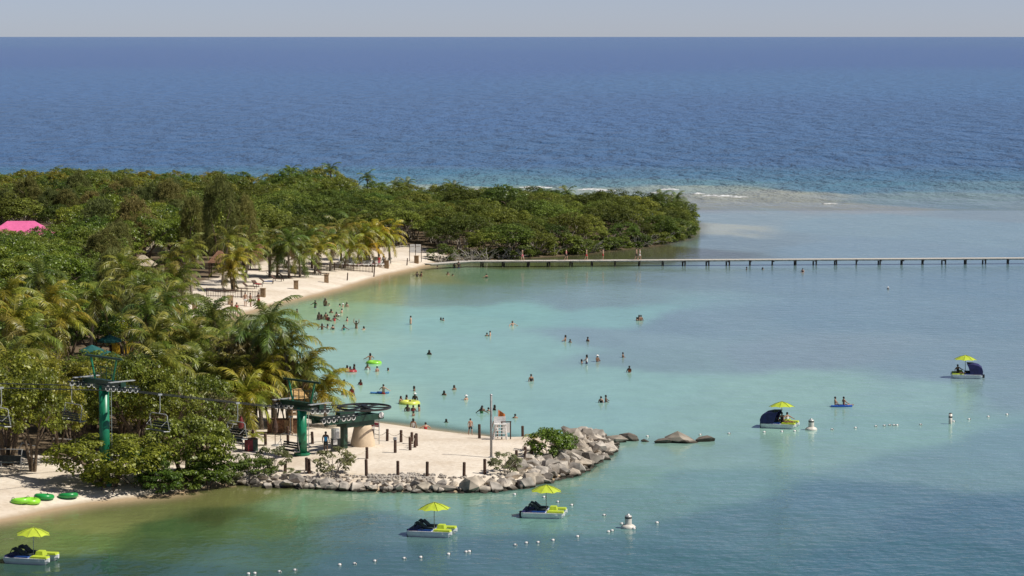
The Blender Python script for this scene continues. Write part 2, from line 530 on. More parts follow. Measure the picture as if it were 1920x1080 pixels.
def water_material():
    m, nt, b = new_mat('sea_water')
    tc = N(nt, 'ShaderNodeTexCoord')
    def noise(sx, sy, det, rough=0.55):
        mp = N(nt, 'ShaderNodeMapping')
        mp.inputs['Scale'].default_value = (sx, sy, 1)
        mp.inputs['Rotation'].default_value = (0, 0, 0.12)
        n = N(nt, 'ShaderNodeTexNoise')
        n.inputs['Scale'].default_value, n.inputs['Detail'].default_value = 1.0, det
        n.inputs['Roughness'].default_value = rough
        nt.links.new(tc.outputs['Object'], mp.inputs[0])
        nt.links.new(mp.outputs[0], n.inputs['Vector'])
        return n
    big, small = noise(0.085, 0.032, 5, 0.62), noise(0.55, 0.75, 3)
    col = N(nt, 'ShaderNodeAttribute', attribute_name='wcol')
    clr = N(nt, 'ShaderNodeAttribute', attribute_name='clear')
    wav = N(nt, 'ShaderNodeAttribute', attribute_name='wave')
    # mottled sea bed: sand ripples, weed and stones showing through
    m1, m2 = noise(0.10, 0.05, 6, 0.6), noise(0.5, 0.3, 4, 0.6)
    mo = N(nt, 'ShaderNodeMath', operation='ADD')
    nt.links.new(m1.outputs[0], mo.inputs[0]); nt.links.new(m2.outputs[0], mo.inputs[1])
    mg = N(nt, 'ShaderNodeMapRange')
    mg.inputs[1].default_value, mg.inputs[2].default_value = 0.6, 1.4
    mg.inputs[3].default_value, mg.inputs[4].default_value = 0.87, 1.11
    nt.links.new(mo.outputs[0], mg.inputs[0])
    vm = N(nt, 'ShaderNodeVectorMath', operation='SCALE')
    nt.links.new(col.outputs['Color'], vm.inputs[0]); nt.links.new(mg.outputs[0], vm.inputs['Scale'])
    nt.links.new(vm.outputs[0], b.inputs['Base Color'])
    b.inputs['Roughness'].default_value = 0.12
    b.inputs['IOR'].default_value = 1.33
    sp = N(nt, 'ShaderNodeMapRange')          # choppy water mirrors less of the low sky than the calm lagoon
    sp.inputs[3].default_value, sp.inputs[4].default_value = 0.30, 0.07
    nt.links.new(wav.outputs['Fac'], sp.inputs[0])
    nt.links.new(sp.outputs[0], b.inputs['Specular IOR Level'])
    hb = N(nt, 'ShaderNodeMath', operation='MULTIPLY')
    nt.links.new(big.outputs[0], hb.inputs[0]); nt.links.new(wav.outputs['Fac'], hb.inputs[1])
    hb2 = N(nt, 'ShaderNodeMath', operation='MULTIPLY'); hb2.inputs[1].default_value = 8.0
    nt.links.new(hb.outputs[0], hb2.inputs[0])
    rip = N(nt, 'ShaderNodeAttribute', attribute_name='ripple')
    hs_ = N(nt, 'ShaderNodeMath', operation='MULTIPLY')
    nt.links.new(rip.outputs['Fac'], hs_.inputs[1])
    nt.links.new(small.outputs[0], hs_.inputs[0])
    sm = N(nt, 'ShaderNodeMath', operation='ADD')
    nt.links.new(hb2.outputs[0], sm.inputs[0]); nt.links.new(hs_.outputs[0], sm.inputs[1])
    bp = N(nt, 'ShaderNodeBump')
    bp.inputs['Strength'].default_value, bp.inputs['Distance'].default_value = 1.0, 1.0
    nt.links.new(sm.outputs[0], bp.inputs['Height'])
    nt.links.new(bp.outputs[0], b.inputs['Normal'])
    df = N(nt, 'ShaderNodeBsdfDiffuse')        # steep chop shows the water body, not the sky
    nt.links.new(vm.outputs[0], df.inputs[0]); nt.links.new(bp.outputs[0], df.inputs['Normal'])
    chop = N(nt, 'ShaderNodeMapRange')
    chop.inputs[3].default_value, chop.inputs[4].default_value = 0.05, 0.62
    nt.links.new(wav.outputs['Fac'], chop.inputs[0])
    body = N(nt, 'ShaderNodeMixShader')
    nt.links.new(chop.outputs[0], body.inputs[0]); nt.links.new(b.outputs[0], body.inputs[1]); nt.links.new(df.outputs[0], body.inputs[2])
    tr = N(nt, 'ShaderNodeBsdfTransparent')
    mx = N(nt, 'ShaderNodeMixShader')
    nt.links.new(clr.outputs['Fac'], mx.inputs[0])
    nt.links.new(body.outputs[0], mx.inputs[1]); nt.links.new(tr.outputs[0], mx.inputs[2])
    nt.links.new(mx.outputs[0], nt.nodes['Material Output'].inputs[0])
    return m
wme.materials.append(water_material())
w = obj('sea', wme); w['kind'] = 'structure'
# ---------------------------------------------------------------- vegetation
def leaf_mesh(name, C, Nn, T, L, W, tone, mat_):
    """diamond leaves: centres C, normals Nn, long axis T, lengths L, widths W"""
    n = len(C)
    Nn = Nn / (np.linalg.norm(Nn, axis=1, keepdims=True) + 1e-9)
    T = T - (T * Nn).sum(1, keepdims=True) * Nn
    T /= (np.linalg.norm(T, axis=1, keepdims=True) + 1e-9)
    B = np.cross(Nn, T)
    L, W = L[:, None], W[:, None]
    V = np.stack([C - T * L / 2, C + B * W / 2, C + T * L / 2 + Nn * -0.08 * L, C - B * W / 2], 1).reshape(-1, 3)
    me = bpy.data.meshes.new(name)
    me.vertices.add(4 * n)
    me.vertices.foreach_set('co', V.astype(np.float32).ravel())
    me.loops.add(4 * n); me.polygons.add(n)
    me.loops.foreach_set('vertex_index', np.arange(4 * n, dtype=np.int32))
    me.polygons.foreach_set('loop_start', np.arange(0, 4 * n, 4, dtype=np.int32))
    me.update(calc_edges=True)
    attr(me, 'tone', np.repeat(np.clip(tone, 0, 1), 4))
    me.materials.append(mat_)
    return me

def rdir(n):
    d = RNG.normal(size=(n, 3))
    return d / np.linalg.norm(d, axis=1, keepdims=True)

def crown(name, rad, zc, nclump, nleaf, leaf, mat_, style='leaf', low=-0.35, squash=0.7, crs=(0.26, 0.40)):
    rad = np.array(rad)
    C, Nn, T, L, W, tone = [], [], [], [], [], []
    dirs = rdir(nclump * 3)
    dirs = dirs[dirs[:, 2] > low][:nclump]
    lobes = rdir(5)
    for d in dirs:
        bulge = 1 + 0.22 * np.max(lobes @ d) - 0.12
        f = RNG.uniform(0.55, 1.0) ** 0.6 * bulge
        c = d * rad * f + np.array([0, 0, zc])
        cr = RNG.uniform(*crs) * rad.mean()
        ct = RNG.uniform(-0.22, 0.22)
        if style == 'tuft':
            k = 22
            dd_ = rdir(k) + d * 0.9 + np.array([0, 0, 0.35])
            dd_ /= np.linalg.norm(dd_, axis=1, keepdims=True)
            l = RNG.uniform(0.6, 1.2, k) * leaf * 2.2
            C.append(c + dd_ * l[:, None] * 0.5); T.append(dd_); Nn.append(rdir(k) + np.array([0, 0, 0.4]))
            L.append(l); W.append(np.full(k, leaf * 0.3)); tone.append(RNG.uniform(0, 1, k) * 0.8 + ct)
            continue
        k = int(nleaf / nclump)
        e = rdir(k); e[:, 2] = np.where(e[:, 2] < -0.3, -e[:, 2], e[:, 2])
        rr = RNG.uniform(0.35, 1.0, k) ** 0.5
        P = c + e * rr[:, None] * cr * np.array([1.15, 1.15, squash])
        if style == 'feather':
            P[:, 2] -= RNG.uniform(0, 0.5, k)
            t = np.column_stack([RNG.normal(size=k) * 0.35 + d[0] * 0.5, RNG.normal(size=k) * 0.35 + d[1] * 0.5, RNG.uniform(-1, 0.5, k)])
            C.append(P); T.append(t); Nn.append(rdir(k) + d * 0.5)
            L.append(RNG.uniform(0.6, 1.3, k) * leaf * 2.6); W.append(RNG.uniform(0.8, 1.2, k) * leaf * 0.28)
        else:
            C.append(P); T.append(rdir(k)); Nn.append(e * 0.7 + np.array([0, 0, 0.55]) + rdir(k) * 0.55)
            l = RNG.uniform(0.6, 1.25, k) * leaf
            L.append(l); W.append(l * RNG.uniform(0.45, 0.7, k))
        tone.append(RNG.uniform(0, 1, k) ** 1.6 * 0.75 + 0.12 + ct)
    return leaf_mesh(name, np.concatenate(C), np.concatenate(Nn), np.concatenate(T), np.concatenate(L), np.concatenate(W), np.concatenate(tone), mat_)

def limbs(name, h, spread, r0, nst, mat_, base_spread=0.15, roots=0, zlow=0.0):
    mb = MB()
    for i in range(nst):
        a = 2 * math.pi * (i + random.random() * 0.7) / nst
        b = Vector((math.cos(a), math.sin(a), 0))
        p0 = b * base_spread * random.uniform(0.3, 1) + Vector((0, 0, -0.35))
        p1 = p0 + b * spread * 0.18 + Vector((random.uniform(-.2, .2), random.uniform(-.2, .2), h * 0.38 + 0.3))
        p2 = p1 + b * spread * 0.35 + Vector((random.uniform(-.3, .3), random.uniform(-.3, .3), h * 0.28))
        p3 = p2 + b * spread * 0.3 + Vector((0, 0, h * 0.22))
        mb.tube([p0, p1, p2, p3], [r0, r0 * 0.8, r0 * 0.5, r0 * 0.2], 6, False)
        for k in range(3):
            q = p1.lerp(p3, random.uniform(0.1, 0.9))
            a2 = a + random.uniform(-1.4, 1.4)
            e = q + Vector((math.cos(a2), math.sin(a2), random.uniform(0.2, 0.9))) * spread * random.uniform(0.3, 0.5)
            mb.tube([q, q.lerp(e, 0.5) + Vector((0, 0, 0.12)), e], [r0 * 0.4, r0 * 0.28, r0 * 0.1], 5, False)
    for i in range(roots):
        a = random.uniform(0, 6.28)
        d = random.uniform(0.5, 1.3) * spread * 0.55
        top = Vector((math.cos(a) * 0.2, math.sin(a) * 0.2, random.uniform(0.5, 1.3)))
        end = Vector((math.cos(a) * d, math.sin(a) * d, -0.4))
        mb.tube([top, top.lerp(end, 0.5) + Vector((0, 0, 0.35)), end], [0.035, 0.04, 0.035], 5, False)
    return mb.mesh(name, mat_, True)

M['root'] = mat('bleached_root', (0.52, 0.48, 0.41), 0.9, 0.25, 7, 0.4)
KIND = {}
def kind(name, h0, crowns, trunks):
    KIND[name] = (h0, crowns, trunks)
kind('mangrove', 5.0, [crown('mangrove_crown', (3.4, 3.4, 1.8), 3.1, 100, 5000, 0.25, M['leaf_mangrove'], low=-0.5, crs=(.15, .27)) for _ in range(7)],
     [limbs('mangrove_trunk', 3.6, 2.4, 0.10, 5, M['pale_bark'], 0.5, 12) for _ in range(3)])
kind('skirt', 2.5, [crown('young_mangrove_crown', (1.9, 1.9, 1.3), 1.15, 34, 2300, 0.27, M['leaf_mangrove'], low=-0.9) for _ in range(4)],
     [limbs('young_mangrove_roots', 1.7, 1.8, 0.05, 4, M['root'], 0.4, 14) for _ in range(3)])
kind('broadleaf', 7.0, [crown('broadleaf_crown', (3.6, 3.6, 2.7), 4.3, 95, 5200, 0.30, M['leaf_broad'], low=-0.6, crs=(0.14, 0.27)) for _ in range(7)],
     [limbs('broadleaf_trunk', 5.2, 3.0, 0.19, 4, M['bark'], 0.25) for _ in range(3)])
kind('feather', 10.0, [crown('feather_crown', (2.9, 2.9, 4.3), 5.7, 130, 6200, 0.32, M['leaf_feather'], 'feather', -0.8, 1.3, (0.11, 0.24)) for _ in range(4)],
     [limbs('feather_trunk', 8.4, 2.6, 0.2, 2, M['bark'], 0.15) for _ in range(2)])
kind('tuft', 5.0, [crown('tuft_crown', (2.6, 2.6, 2.2), 2.9, 190, 0, 0.40, M['leaf_pale'], 'tuft', -0.6) for _ in range(3)],
     [limbs('tuft_trunk', 3.8, 2.2, 0.1, 5, M['pale_bark'], 0.4) for _ in range(2)])
kind('flat', 4.0, [crown('spreading_crown', (4.0, 3.4, 1.5), 2.35, 120, 9500, 0.27, M['leaf_broad'], low=-0.75, squash=0.6, crs=(0.17, 0.28)) for _ in range(2)],
     [limbs('spreading_trunk', 3.0, 3.2, 0.22, 3, M['bark'], 0.3, 6) for _ in range(2)])
kind('bush', 2.0, [crown('bush_crown', (1.7, 1.6, 1.05), 0.95, 60, 4200, 0.20, M['leaf_broad'], low=-0.8, crs=(0.2, 0.34)) for _ in range(3)],
     [limbs('bush_stems', 1.5, 1.3, 0.04, 6, M['bark'], 0.3) for _ in range(2)])
kind('pale_bush', 2.0, [crown('pale_bush_crown', (1.7, 1.5, 1.0), 1.05, 30, 1250, 0.24, M['leaf_pale'], low=-0.7, crs=(0.2, 0.3)) for _ in range(3)],
     [limbs('pale_bush_stems', 1.6, 1.5, 0.04, 7, M['pale_bark'], 0.25) for _ in range(2)])

def tree(kind_, name, x, y, z, h, label, cat='tree', group=None, tint_=(1, 1, 1), wide=1.0):
    h0, cr, tk = KIND[kind_]
    s = h / h0
    t = thing(name, label, cat, (x, y, z), random.uniform(0, 6.28), group)
    t.scale = (s * wide, s * wide, s)
    obj('crown', random.choice(cr), t, color=tint_)
    obj('stems' if 'bush' in kind_ else 'trunk', random.choice(tk), t)
    return t

def by_top(u, vt, vb, zfix=None):
    """foot of a tree seen at (u, vb) whose top shows at vt; returns place and height"""
    x, y, z = spot(u, vb)
    h = (CAM_H - z) - (vt - HORIZON) * y / FPX
    return x, y, z, h

# --- coconut palms: each frond is a leaf of its own
def frond(name, th0, kap, L, mat_, npair=30):
    mb = MB(); tone = []
    pts, p, ns = [], Vector((0, 0, 0)), 14
    for i in range(ns + 1):
        s = i / ns
        pts.append(p.copy())
        a = th0 - kap * s ** 1.4
        p = p + Vector((math.cos(a), 0, math.sin(a))) * (L / ns)
    mb.tube(pts, [0.035 * (1 - 0.8 * i / ns) + 0.006 for i in range(ns + 1)], 4, False)
    tone += [0.75] * len(mb.v)
    for i in range(npair):
        s = 0.10 + 0.89 * i / (npair - 1)
        k = min(int(s * ns), ns - 1)
        c = pts[k].lerp(pts[k + 1], s * ns - k)
        t = (pts[k + 1] - pts[k]).normalized()
        nrm = Vector((-t.z, 0, t.x))
        l = 0.95 * (math.sin(math.pi * (0.12 + 0.80 * s)) ** 0.6) * L / 3.4
        for sd_ in (-1, 1):
            d = (Vector((0, sd_, 0)) * random.uniform(0.75, 1) + t * (0.45 + 0.5 * s) + nrm * random.uniform(-0.25, 0.2)).normalized()
            mid = c + d * l * 0.5 + Vector((0, 0, -0.05))
            tip = c + d * l * 0.92 + Vector((0, 0, -0.36 * l * random.uniform(0.6, 1.3)))
            wv = t * 0.075
            mb.add([c - wv * 0.5, c + wv * 0.5, mid + wv * 0.6, mid - wv * 0.6, tip], [(0, 1, 2, 3), (3, 2, 4)])
            tn = random.random() ** 1.3
            tone += [tn * 0.6, tn * 0.6, tn, tn, min(1, tn + 0.2)]
    me = mb.mesh(name, mat_)
    attr(me, 'tone', tone)
    return me
FR = {}
for key, th, ka in (('up', 72, 95), ('mid', 46, 105), ('out', 18, 92), ('low', -12, 62), ('hang', -45, 38)):
    FR[key] = [frond('frond', R(th + random.uniform(-6, 6)), R(ka + random.uniform(-12, 12)), 3.4, M['leaf_palm']) for _ in range(3)]
DRYF = [frond('dry_frond', R(-50), R(40), 2.9, M['dry_frond'], 20) for _ in range(2)]
def palm_trunk(h, lean):
    mb = MB(); pts, rad = [], []
    for i in range(15):
        s = i / 14
        pts.append((lean[0] * s ** 1.6, lean[1] * s ** 1.6, -0.4 + (h + 0.4) * s))
        rad.append(0.19 * (1 - 0.45 * s) + (0.09 if i == 0 else 0) + 0.012 * (i % 2))
    return mb.tube(pts, rad, 8).mesh('palm_trunk', M['palm_bark'], True)
def palm(u, vc, vb, label, group, tint_=(1, 1, 1), nf=20, size=1.0, dry=2, wind=0.35):
    x, y, z, h = by_top(u, vc, vb)
    h = max(h, 1.6)
    lean = (random.uniform(-0.5, 0.9), random.uniform(-0.4, 0.4))
    t = thing('coconut_palm', label, 'palm tree', (x - lean[0], y - lean[1], z), 0, group)
    obj('trunk', palm_trunk(h, lean), t)
    top = (lean[0], lean[1], h)
    a0 = random.uniform(0, 6.28)
    for i in range(nf):
        f = (i + 0.5) / nf
        k = 'up' if f < 0.22 else 'mid' if f < 0.5 else 'out' if f < 0.78 else 'low' if f < 0.93 else 'hang'
        a = a0 + i * 2.399
        a = math.atan2(math.sin(a), math.cos(a) + wind)            # the trade wind leans the fronds to the right
        sc = size * random.uniform(0.85, 1.12)
        c = [q * random.uniform(0.85, 1.15) for q in tint_]
        obj('frond', random.choice(FR[k]), t, top, (random.uniform(-.25, .25), random.uniform(-.12, .12), a), (sc, sc, sc), c)
    for i in range(dry):
        obj('dry_frond', random.choice(DRYF), t, top, (0, 0, random.uniform(0, 6.28)), (size * .9,) * 3)
    if h > 3:
        nuts = MB()
        for i in range(7):
            a = i * 0.9
            nuts.ball((0.26 * math.cos(a), 0.26 * math.sin(a), -0.22 - 0.08 * (i % 2)), 0.12, 7, 5)
        nuts.obj('coconut_bunch', M['nut'], t, True, loc=top)
    return t
M['nut'] = mat('coconut_husk', (0.22, 0.20, 0.06), 0.6, 0.3)
GREEN, YELLOW, DARK, GOLD = (1.0, 1.0, 0.9), (1.42, 1.25, 0.85), (0.72, 0.85, 0.9), (1.75, 1.38, 0.7)
GROVE = 'coconut palms of the grove behind the lift'
for u, vc, vb, c in [(505, 606, 805, DARK), (535, 652, 800, GREEN), (572, 698, 800, GREEN), (605, 738, 800, YELLOW), (470, 640, 790, DARK),
                     (430, 655, 780, GREEN), (400, 598, 760, DARK), (360, 640, 770, GREEN), (312, 575, 740, GREEN), (285, 640, 770, GREEN),
                     (264, 548, 690, GREEN), (182, 560, 690, GREEN), (118, 605, 740, YELLOW), (75, 525, 680, DARK), (28, 600, 730, YELLOW),
                     (20, 680, 800, GREEN), (280, 590, 745, DARK), (420, 722, 808, GREEN), (482, 705, 805, YELLOW), (458, 748, 815, YELLOW),
                     (60, 640, 770, GREEN), (330, 525, 640, GREEN), (250, 520, 650, GREEN), (230, 505, 640, GREEN),
                     (90, 570, 700, YELLOW), (10, 560, 690, YELLOW), (300, 690, 815, GREEN), (380, 690, 800, GREEN), ]:
    palm(u, vc, vb, 'tall coconut palm with green fronds in the grove behind the chairlift' if c is GREEN else
         'coconut palm with dark drooping fronds in the grove behind the chairlift' if c is DARK else
         'coconut palm with yellowing fronds in the grove behind the chairlift', GROVE + (' (green)' if c is GREEN else ' (dark)' if c is DARK else ' (yellow)'), c)
for u, vc, vb, c in [(440, 485, 545, YELLOW), (430, 508, 545, YELLOW), (540, 455, 522, DARK), (520, 480, 520, DARK),
                     (560, 478, 520, GREEN), (598, 468, 514, YELLOW), (625, 450, 508, GREEN), (655, 468, 503, YELLOW), (680, 440, 498, YELLOW),
                     (706, 436, 495, GOLD), (728, 442, 493, GOLD), (690, 466, 498, GOLD), (590, 442, 503, GREEN), (320, 485, 560, GREEN),
                     (352, 470, 560, GREEN), (300, 530, 600, GREEN), (470, 470, 530, GREEN), (503, 450, 518, GREEN),
                     (575, 455, 510, DARK), (640, 430, 497, GREEN), (430, 450, 535, GREEN), (660, 420, 488, GREEN)]:
    palm(u, vc, vb, 'coconut palm with golden fronds over the loungers near the jetty' if c is GOLD else
         'coconut palm with yellow-green fronds along the fenced beach' if c is YELLOW else
         'coconut palm with green fronds along the fenced beach' if c is GREEN else
         'coconut palm with dark fronds standing on the fenced beach', 'beach palms ' + str([GREEN, YELLOW, DARK, GOLD].index(c)), c, 17, 0.92, 2)
for u, vc, vb in [(620, 318, 384), (688, 334, 385), (762, 346, 388), (850, 352, 392), (1062, 362, 396), (1268, 374, 418), (1238, 372, 412), (740, 348, 386), (545, 322, 380)]:
    palm(u, vc, vb, 'small wind-blown palm rising from the far edge of the headland', 'palms on the far edge of the headland', DARK, 12, 0.75, 0)

# --- woods
SANDW = SAND_ZONES
WINDOWS = [(-10, 90, 412, 430, 440), (150, 245, 600, 662, 690), (268, 310, 450, 496, 500), (395, 430, 470, 500, 520), (480, 505, 452, 475, 500)]
def clear_of_windows(u, vb, vt, half):
    for a, b, c, d, vbw in WINDOWS:
        if vb > vbw and u + half > a and u - half < b and vt < d and vb > c:
            return False
    return True
PLACED = []
def wood(bounds, step, rule):
    """jittered planting over an area; rule(u, v, d) -> (kind, height, ...) or None"""
    out = []
    xs = np.arange(bounds[0], bounds[1], step)
    ys = np.arange(bounds[2], bounds[3], step)
    P = np.array([(x + random.uniform(-.42, .42) * step + (step / 2 if j % 2 else 0), y + random.uniform(-.42, .42) * step) for j, y in enumerate(ys) for x in xs])
    D = sdist(P, COAST_W)
    S = np.max([sdist(P, z) for z in SANDW], axis=0)
    Z = height_from(D, P[:, 0], P[:, 1])
    U, V = px(P[:, 0], P[:, 1], Z)
    for (x, y), d, s, z, u, v in zip(P, D, S, Z, U, V):
        if d < 0.3 or s > -0.5 or u < -60:
            continue
        r_ = rule(u, v, d)
        if r_:
            out.append((x, y, z, u, v, d, r_))
    return out

def casuarina(x, y, z, h, u, v):
    k = random.randrange(2)
    lab = '%s feathery casuarina in the wood %s' % (('dull green', 'brownish green')[k], 'around the pink roof' if u < 180 else 'around the thatched huts' if v > 440 else 'behind the thatched huts')
    return tree('feather', 'casuarina_tree', x, y, z, h, lab, 'tree', lab + ' set', ((.9, 1, .9), (1.12, 1, .9))[k])
def headland(u, v, d):
    if v > 505 or u > 1310:
        return None
    if u < 330 and v > 440:
        return None
    if u < 480 and v > 470:
        return None
    h = 4.4 + 1.2 * max(0, min(1, (800 - u) / 400)) + random.uniform(-1.2, 1.2)
    if d < 5:
        h *= 0.85
    if v < 408:
        h = (4.6 if u < 640 else 3.6) + random.uniform(-0.9, 1.1)
        if 540 < u < 640:
            h += 1.3
    return h
cands = wood((-100, 45, 395, 640), 5.6, headland)
cands.sort(key=lambda c: -c[4])
n_m = 0
for x, y, z, u, v, d, h in cands:
    w_ = FPX / y
    if not clear_of_windows(u, v, v - h * w_, 2.8 * w_):
        continue
    if u < 420 and v > 400 and random.random() < 0.35:
        casuarina(x, y, z, h * 1.2, u, v)
        continue
    if v < 406 and u < 760:
        k = random.randrange(4)
        c = [(1, 1, 1), (1.25, 1.05, .9), (1.5, 1.1, .9), (.9, 1, 1)][k]
        lab = '%s sea grape tree on the ocean edge %s' % (('green', 'yellowish green', 'reddish olive', 'dark green')[k], 'above the beach palms' if u > 400 else 'behind the pink roof')
        tree('broadleaf', 'sea_grape_tree', x, y, z, h, lab, 'tree', lab + ' set', c)
        continue
    n_m += 1
    k = random.randrange(3)
    c = (0.70, 0.98, 1.28)[k]
    look = ('dark green', 'mid green', 'bright olive green')[k]
    size = 'tall' if h > 5.6 else 'low'
    where = 'at the headland waterline with pale prop roots' if d < 7 else 'in the thicket of the headland behind the jetty' if u > 820 else 'in the thicket behind the beach palms' if u > 470 else 'in the wood above the pink roof'
    tree('mangrove', 'mangrove_tree', x, y, z, h, '%s %s rounded mangrove tree %s' % (size, look, where), 'mangrove', '%s %s mangroves %s' % (size, look, where), (c * random.uniform(.95, 1.22), c, c), random.uniform(.9, 1.3))
# the skirt of young mangroves whose leaves hang to the water
sk = [Vector(gp(u, v)) for u, v in [(822, 491), (880, 488), (960, 484), (1080, 475), (1160, 466), (1230, 457), (1270, 447), (1282, 436), (1284, 425)]]
for a, b in zip(sk, sk[1:]):
    n = max(1, int((b - a).length / 3.0))
    for i in range(n):
        p = a.lerp(b, (i + random.random() * .6) / n)
        y_ = p.y + random.uniform(-.9, 1.2)
        c = random.uniform(.8, 1.15)
        tree('skirt', 'young_mangrove', p.x, y_, -.25, random.uniform(1.9, 3.3), 'young mangrove with leaves hanging to the water along the headland', 'mangrove', 'young mangroves along the headland water', (c * 1.05, c, c), 1.15)
for i in range(44):
    s_ = random.random() * (len(sk) - 1.01); a, b = sk[int(s_)], sk[int(s_) + 1]
    p = a.lerp(b, s_ % 1)
    mb = MB()
    for k in range(5):
        e = Vector((random.uniform(-2., 2.), random.uniform(-1.2, .2), random.uniform(.2, 2.0)))
        mb.tube([(0, 0, -.3), e * .5 + Vector((0, 0, .25)), e], [.06, .045, .02], 5, False)
        mb.tube([e * .55 + Vector((0, 0, .2)), e * .8 + Vector((random.uniform(-.6, .6), 0, .35))], [.03, .012], 4, False)
    tag(mb.obj('driftwood', M['root'], None, True, loc=(p.x, p.y - random.uniform(.8, 1.9), 0)), 'bleached dead branches sticking out of the water below the mangroves', 'driftwood', 'bleached branches along the headland')
def middle(u, v, d):
    if u > 470 or v < 440 or v > 700:
        return None
    if u > 330 and 470 < v < 640 and u > 300 + (640 - v) * 0.2 and v > 500:
        return None
    if v <= 470 and u >= 330:
        return None
    return random.uniform(5.2, 7.2) if v < 600 else random.uniform(4.6, 6.4)
for x, y, z, u, v, d, h in wood((-100, -25, 255, 470), 6.0, middle):
    w_ = FPX / y
    if not clear_of_windows(u, v, v - h * w_, 3.2 * w_):
        continue
    if random.random() < 0.18 and u > 180:
        casuarina(x, y, z, h * 1.3, u, v)
    else:
        k = random.randrange(4)
        c = [(1, 1.03, 1), (1.15, 1.15, .9), (.8, .93, 1), (1.32, 1.25, .9)][k]
        lab = '%s leafy almond tree %s' % (('mid green', 'bright green', 'dark green', 'yellow-green')[k], 'in front of the pink roof' if u < 150 and v < 560 else 'beside the thatched huts' if u >= 150 and v < 560 else 'among the palms behind the snack stall')
        tree('broadleaf', 'almond_tree', x, y, z, h, lab, 'tree', lab + ' set', c)
def front(u, v, d):
    if u > 440 or v < 700 or v > 842:
        return None
    if u > 330 and v > 825:
        return None
    return random.uniform(3.6, 5.6)
for x, y, z, u, v, d, h in wood((-75, -15, 212, 262), 5.2, front):
    w_ = FPX / y
    if not clear_of_windows(u, v, v - h * w_, 3.0 * w_):
        continue
    k = random.random()
    if k < 0.28 and u > 230:
        tree('tuft', 'screw_pine', x, y, z, h * 0.9, 'spiky screw pine with pale and dry tufts beside the lift', 'tree', 'screw pines beside the lift', (1.0, .95, .8))
    else:
        tree('broadleaf', 'gumbo_tree', x, y, z, h * 1.1, 'small-leaved olive green tree just behind the chairlift towers', 'tree', 'trees just behind the chairlift', random.choice([(1.25, 1.05, .8), (1, 1, .9), (1.4, 1.1, .8)]), 0.95)
for u, vt, vb in [(455, 650, 792), (510, 668, 790), (540, 690, 792), (440, 700, 795)]:
    x, y, z, h = by_top(u, vt, vb)
    tree('tuft', 'screw_pine', x, y, z, h, 'spiky screw pine at the lagoon edge of the grove', 'tree', 'screw pines at the lagoon edge', random.choice([(1.1, .9, .75), (.8, .9, .7)]), 0.8)
# tall casuarinas that stand out
for u, vt, vb in [(412, 328, 512), (362, 368, 502), (458, 366, 505)]:
    x, y, z, h = by_top(u, vt, vb)
    tree('feather', 'casuarina_tree', x, y, z, h, 'tall feathery casuarina standing above the beach palms', 'tree', 'tall casuarinas above the beach', (1.1, 1.08, .9), 0.62)
for u, vt, vb in [(18, 430, 500), (72, 425, 496), (-20, 432, 498), (112, 419, 488), (46, 433, 506)]:
    x, y, z, h = by_top(u, vt, vb)
    tree('broadleaf', 'almond_tree', x, y, z, h, 'bright leafy almond tree right in front of the pink roof', 'tree', 'almond trees right before the pink roof', (1.1, 1.15, .9), .85)
x, y, z, h = by_top(945, 343, 425)
tree('broadleaf', 'sea_grape_tree', x, y, z, h, 'tall gnarled tree standing above the mangroves of the headland', 'tree', None, (.8, .85, .9))
for u, vt, vb, wd in [(12, 660, 872, .8), (62, 700, 884, .62), (108, 705, 868, .6), (255, 668, 852, .8), (318, 700, 858, .75), (392, 706, 846, .7), (-30, 690, 890, .8), (150, 720, 850, .6)]:
    x, y, z, h = by_top(u, vt, vb)
    tree('broadleaf', 'gumbo_tree', x, y, z, h, 'slender olive green tree shading the spare chairs beside the tall tower', 'tree', 'slender trees over the spare chairs', random.choice([(1.25, 1.05, .8), (1.1, 1, .85)]), wd)
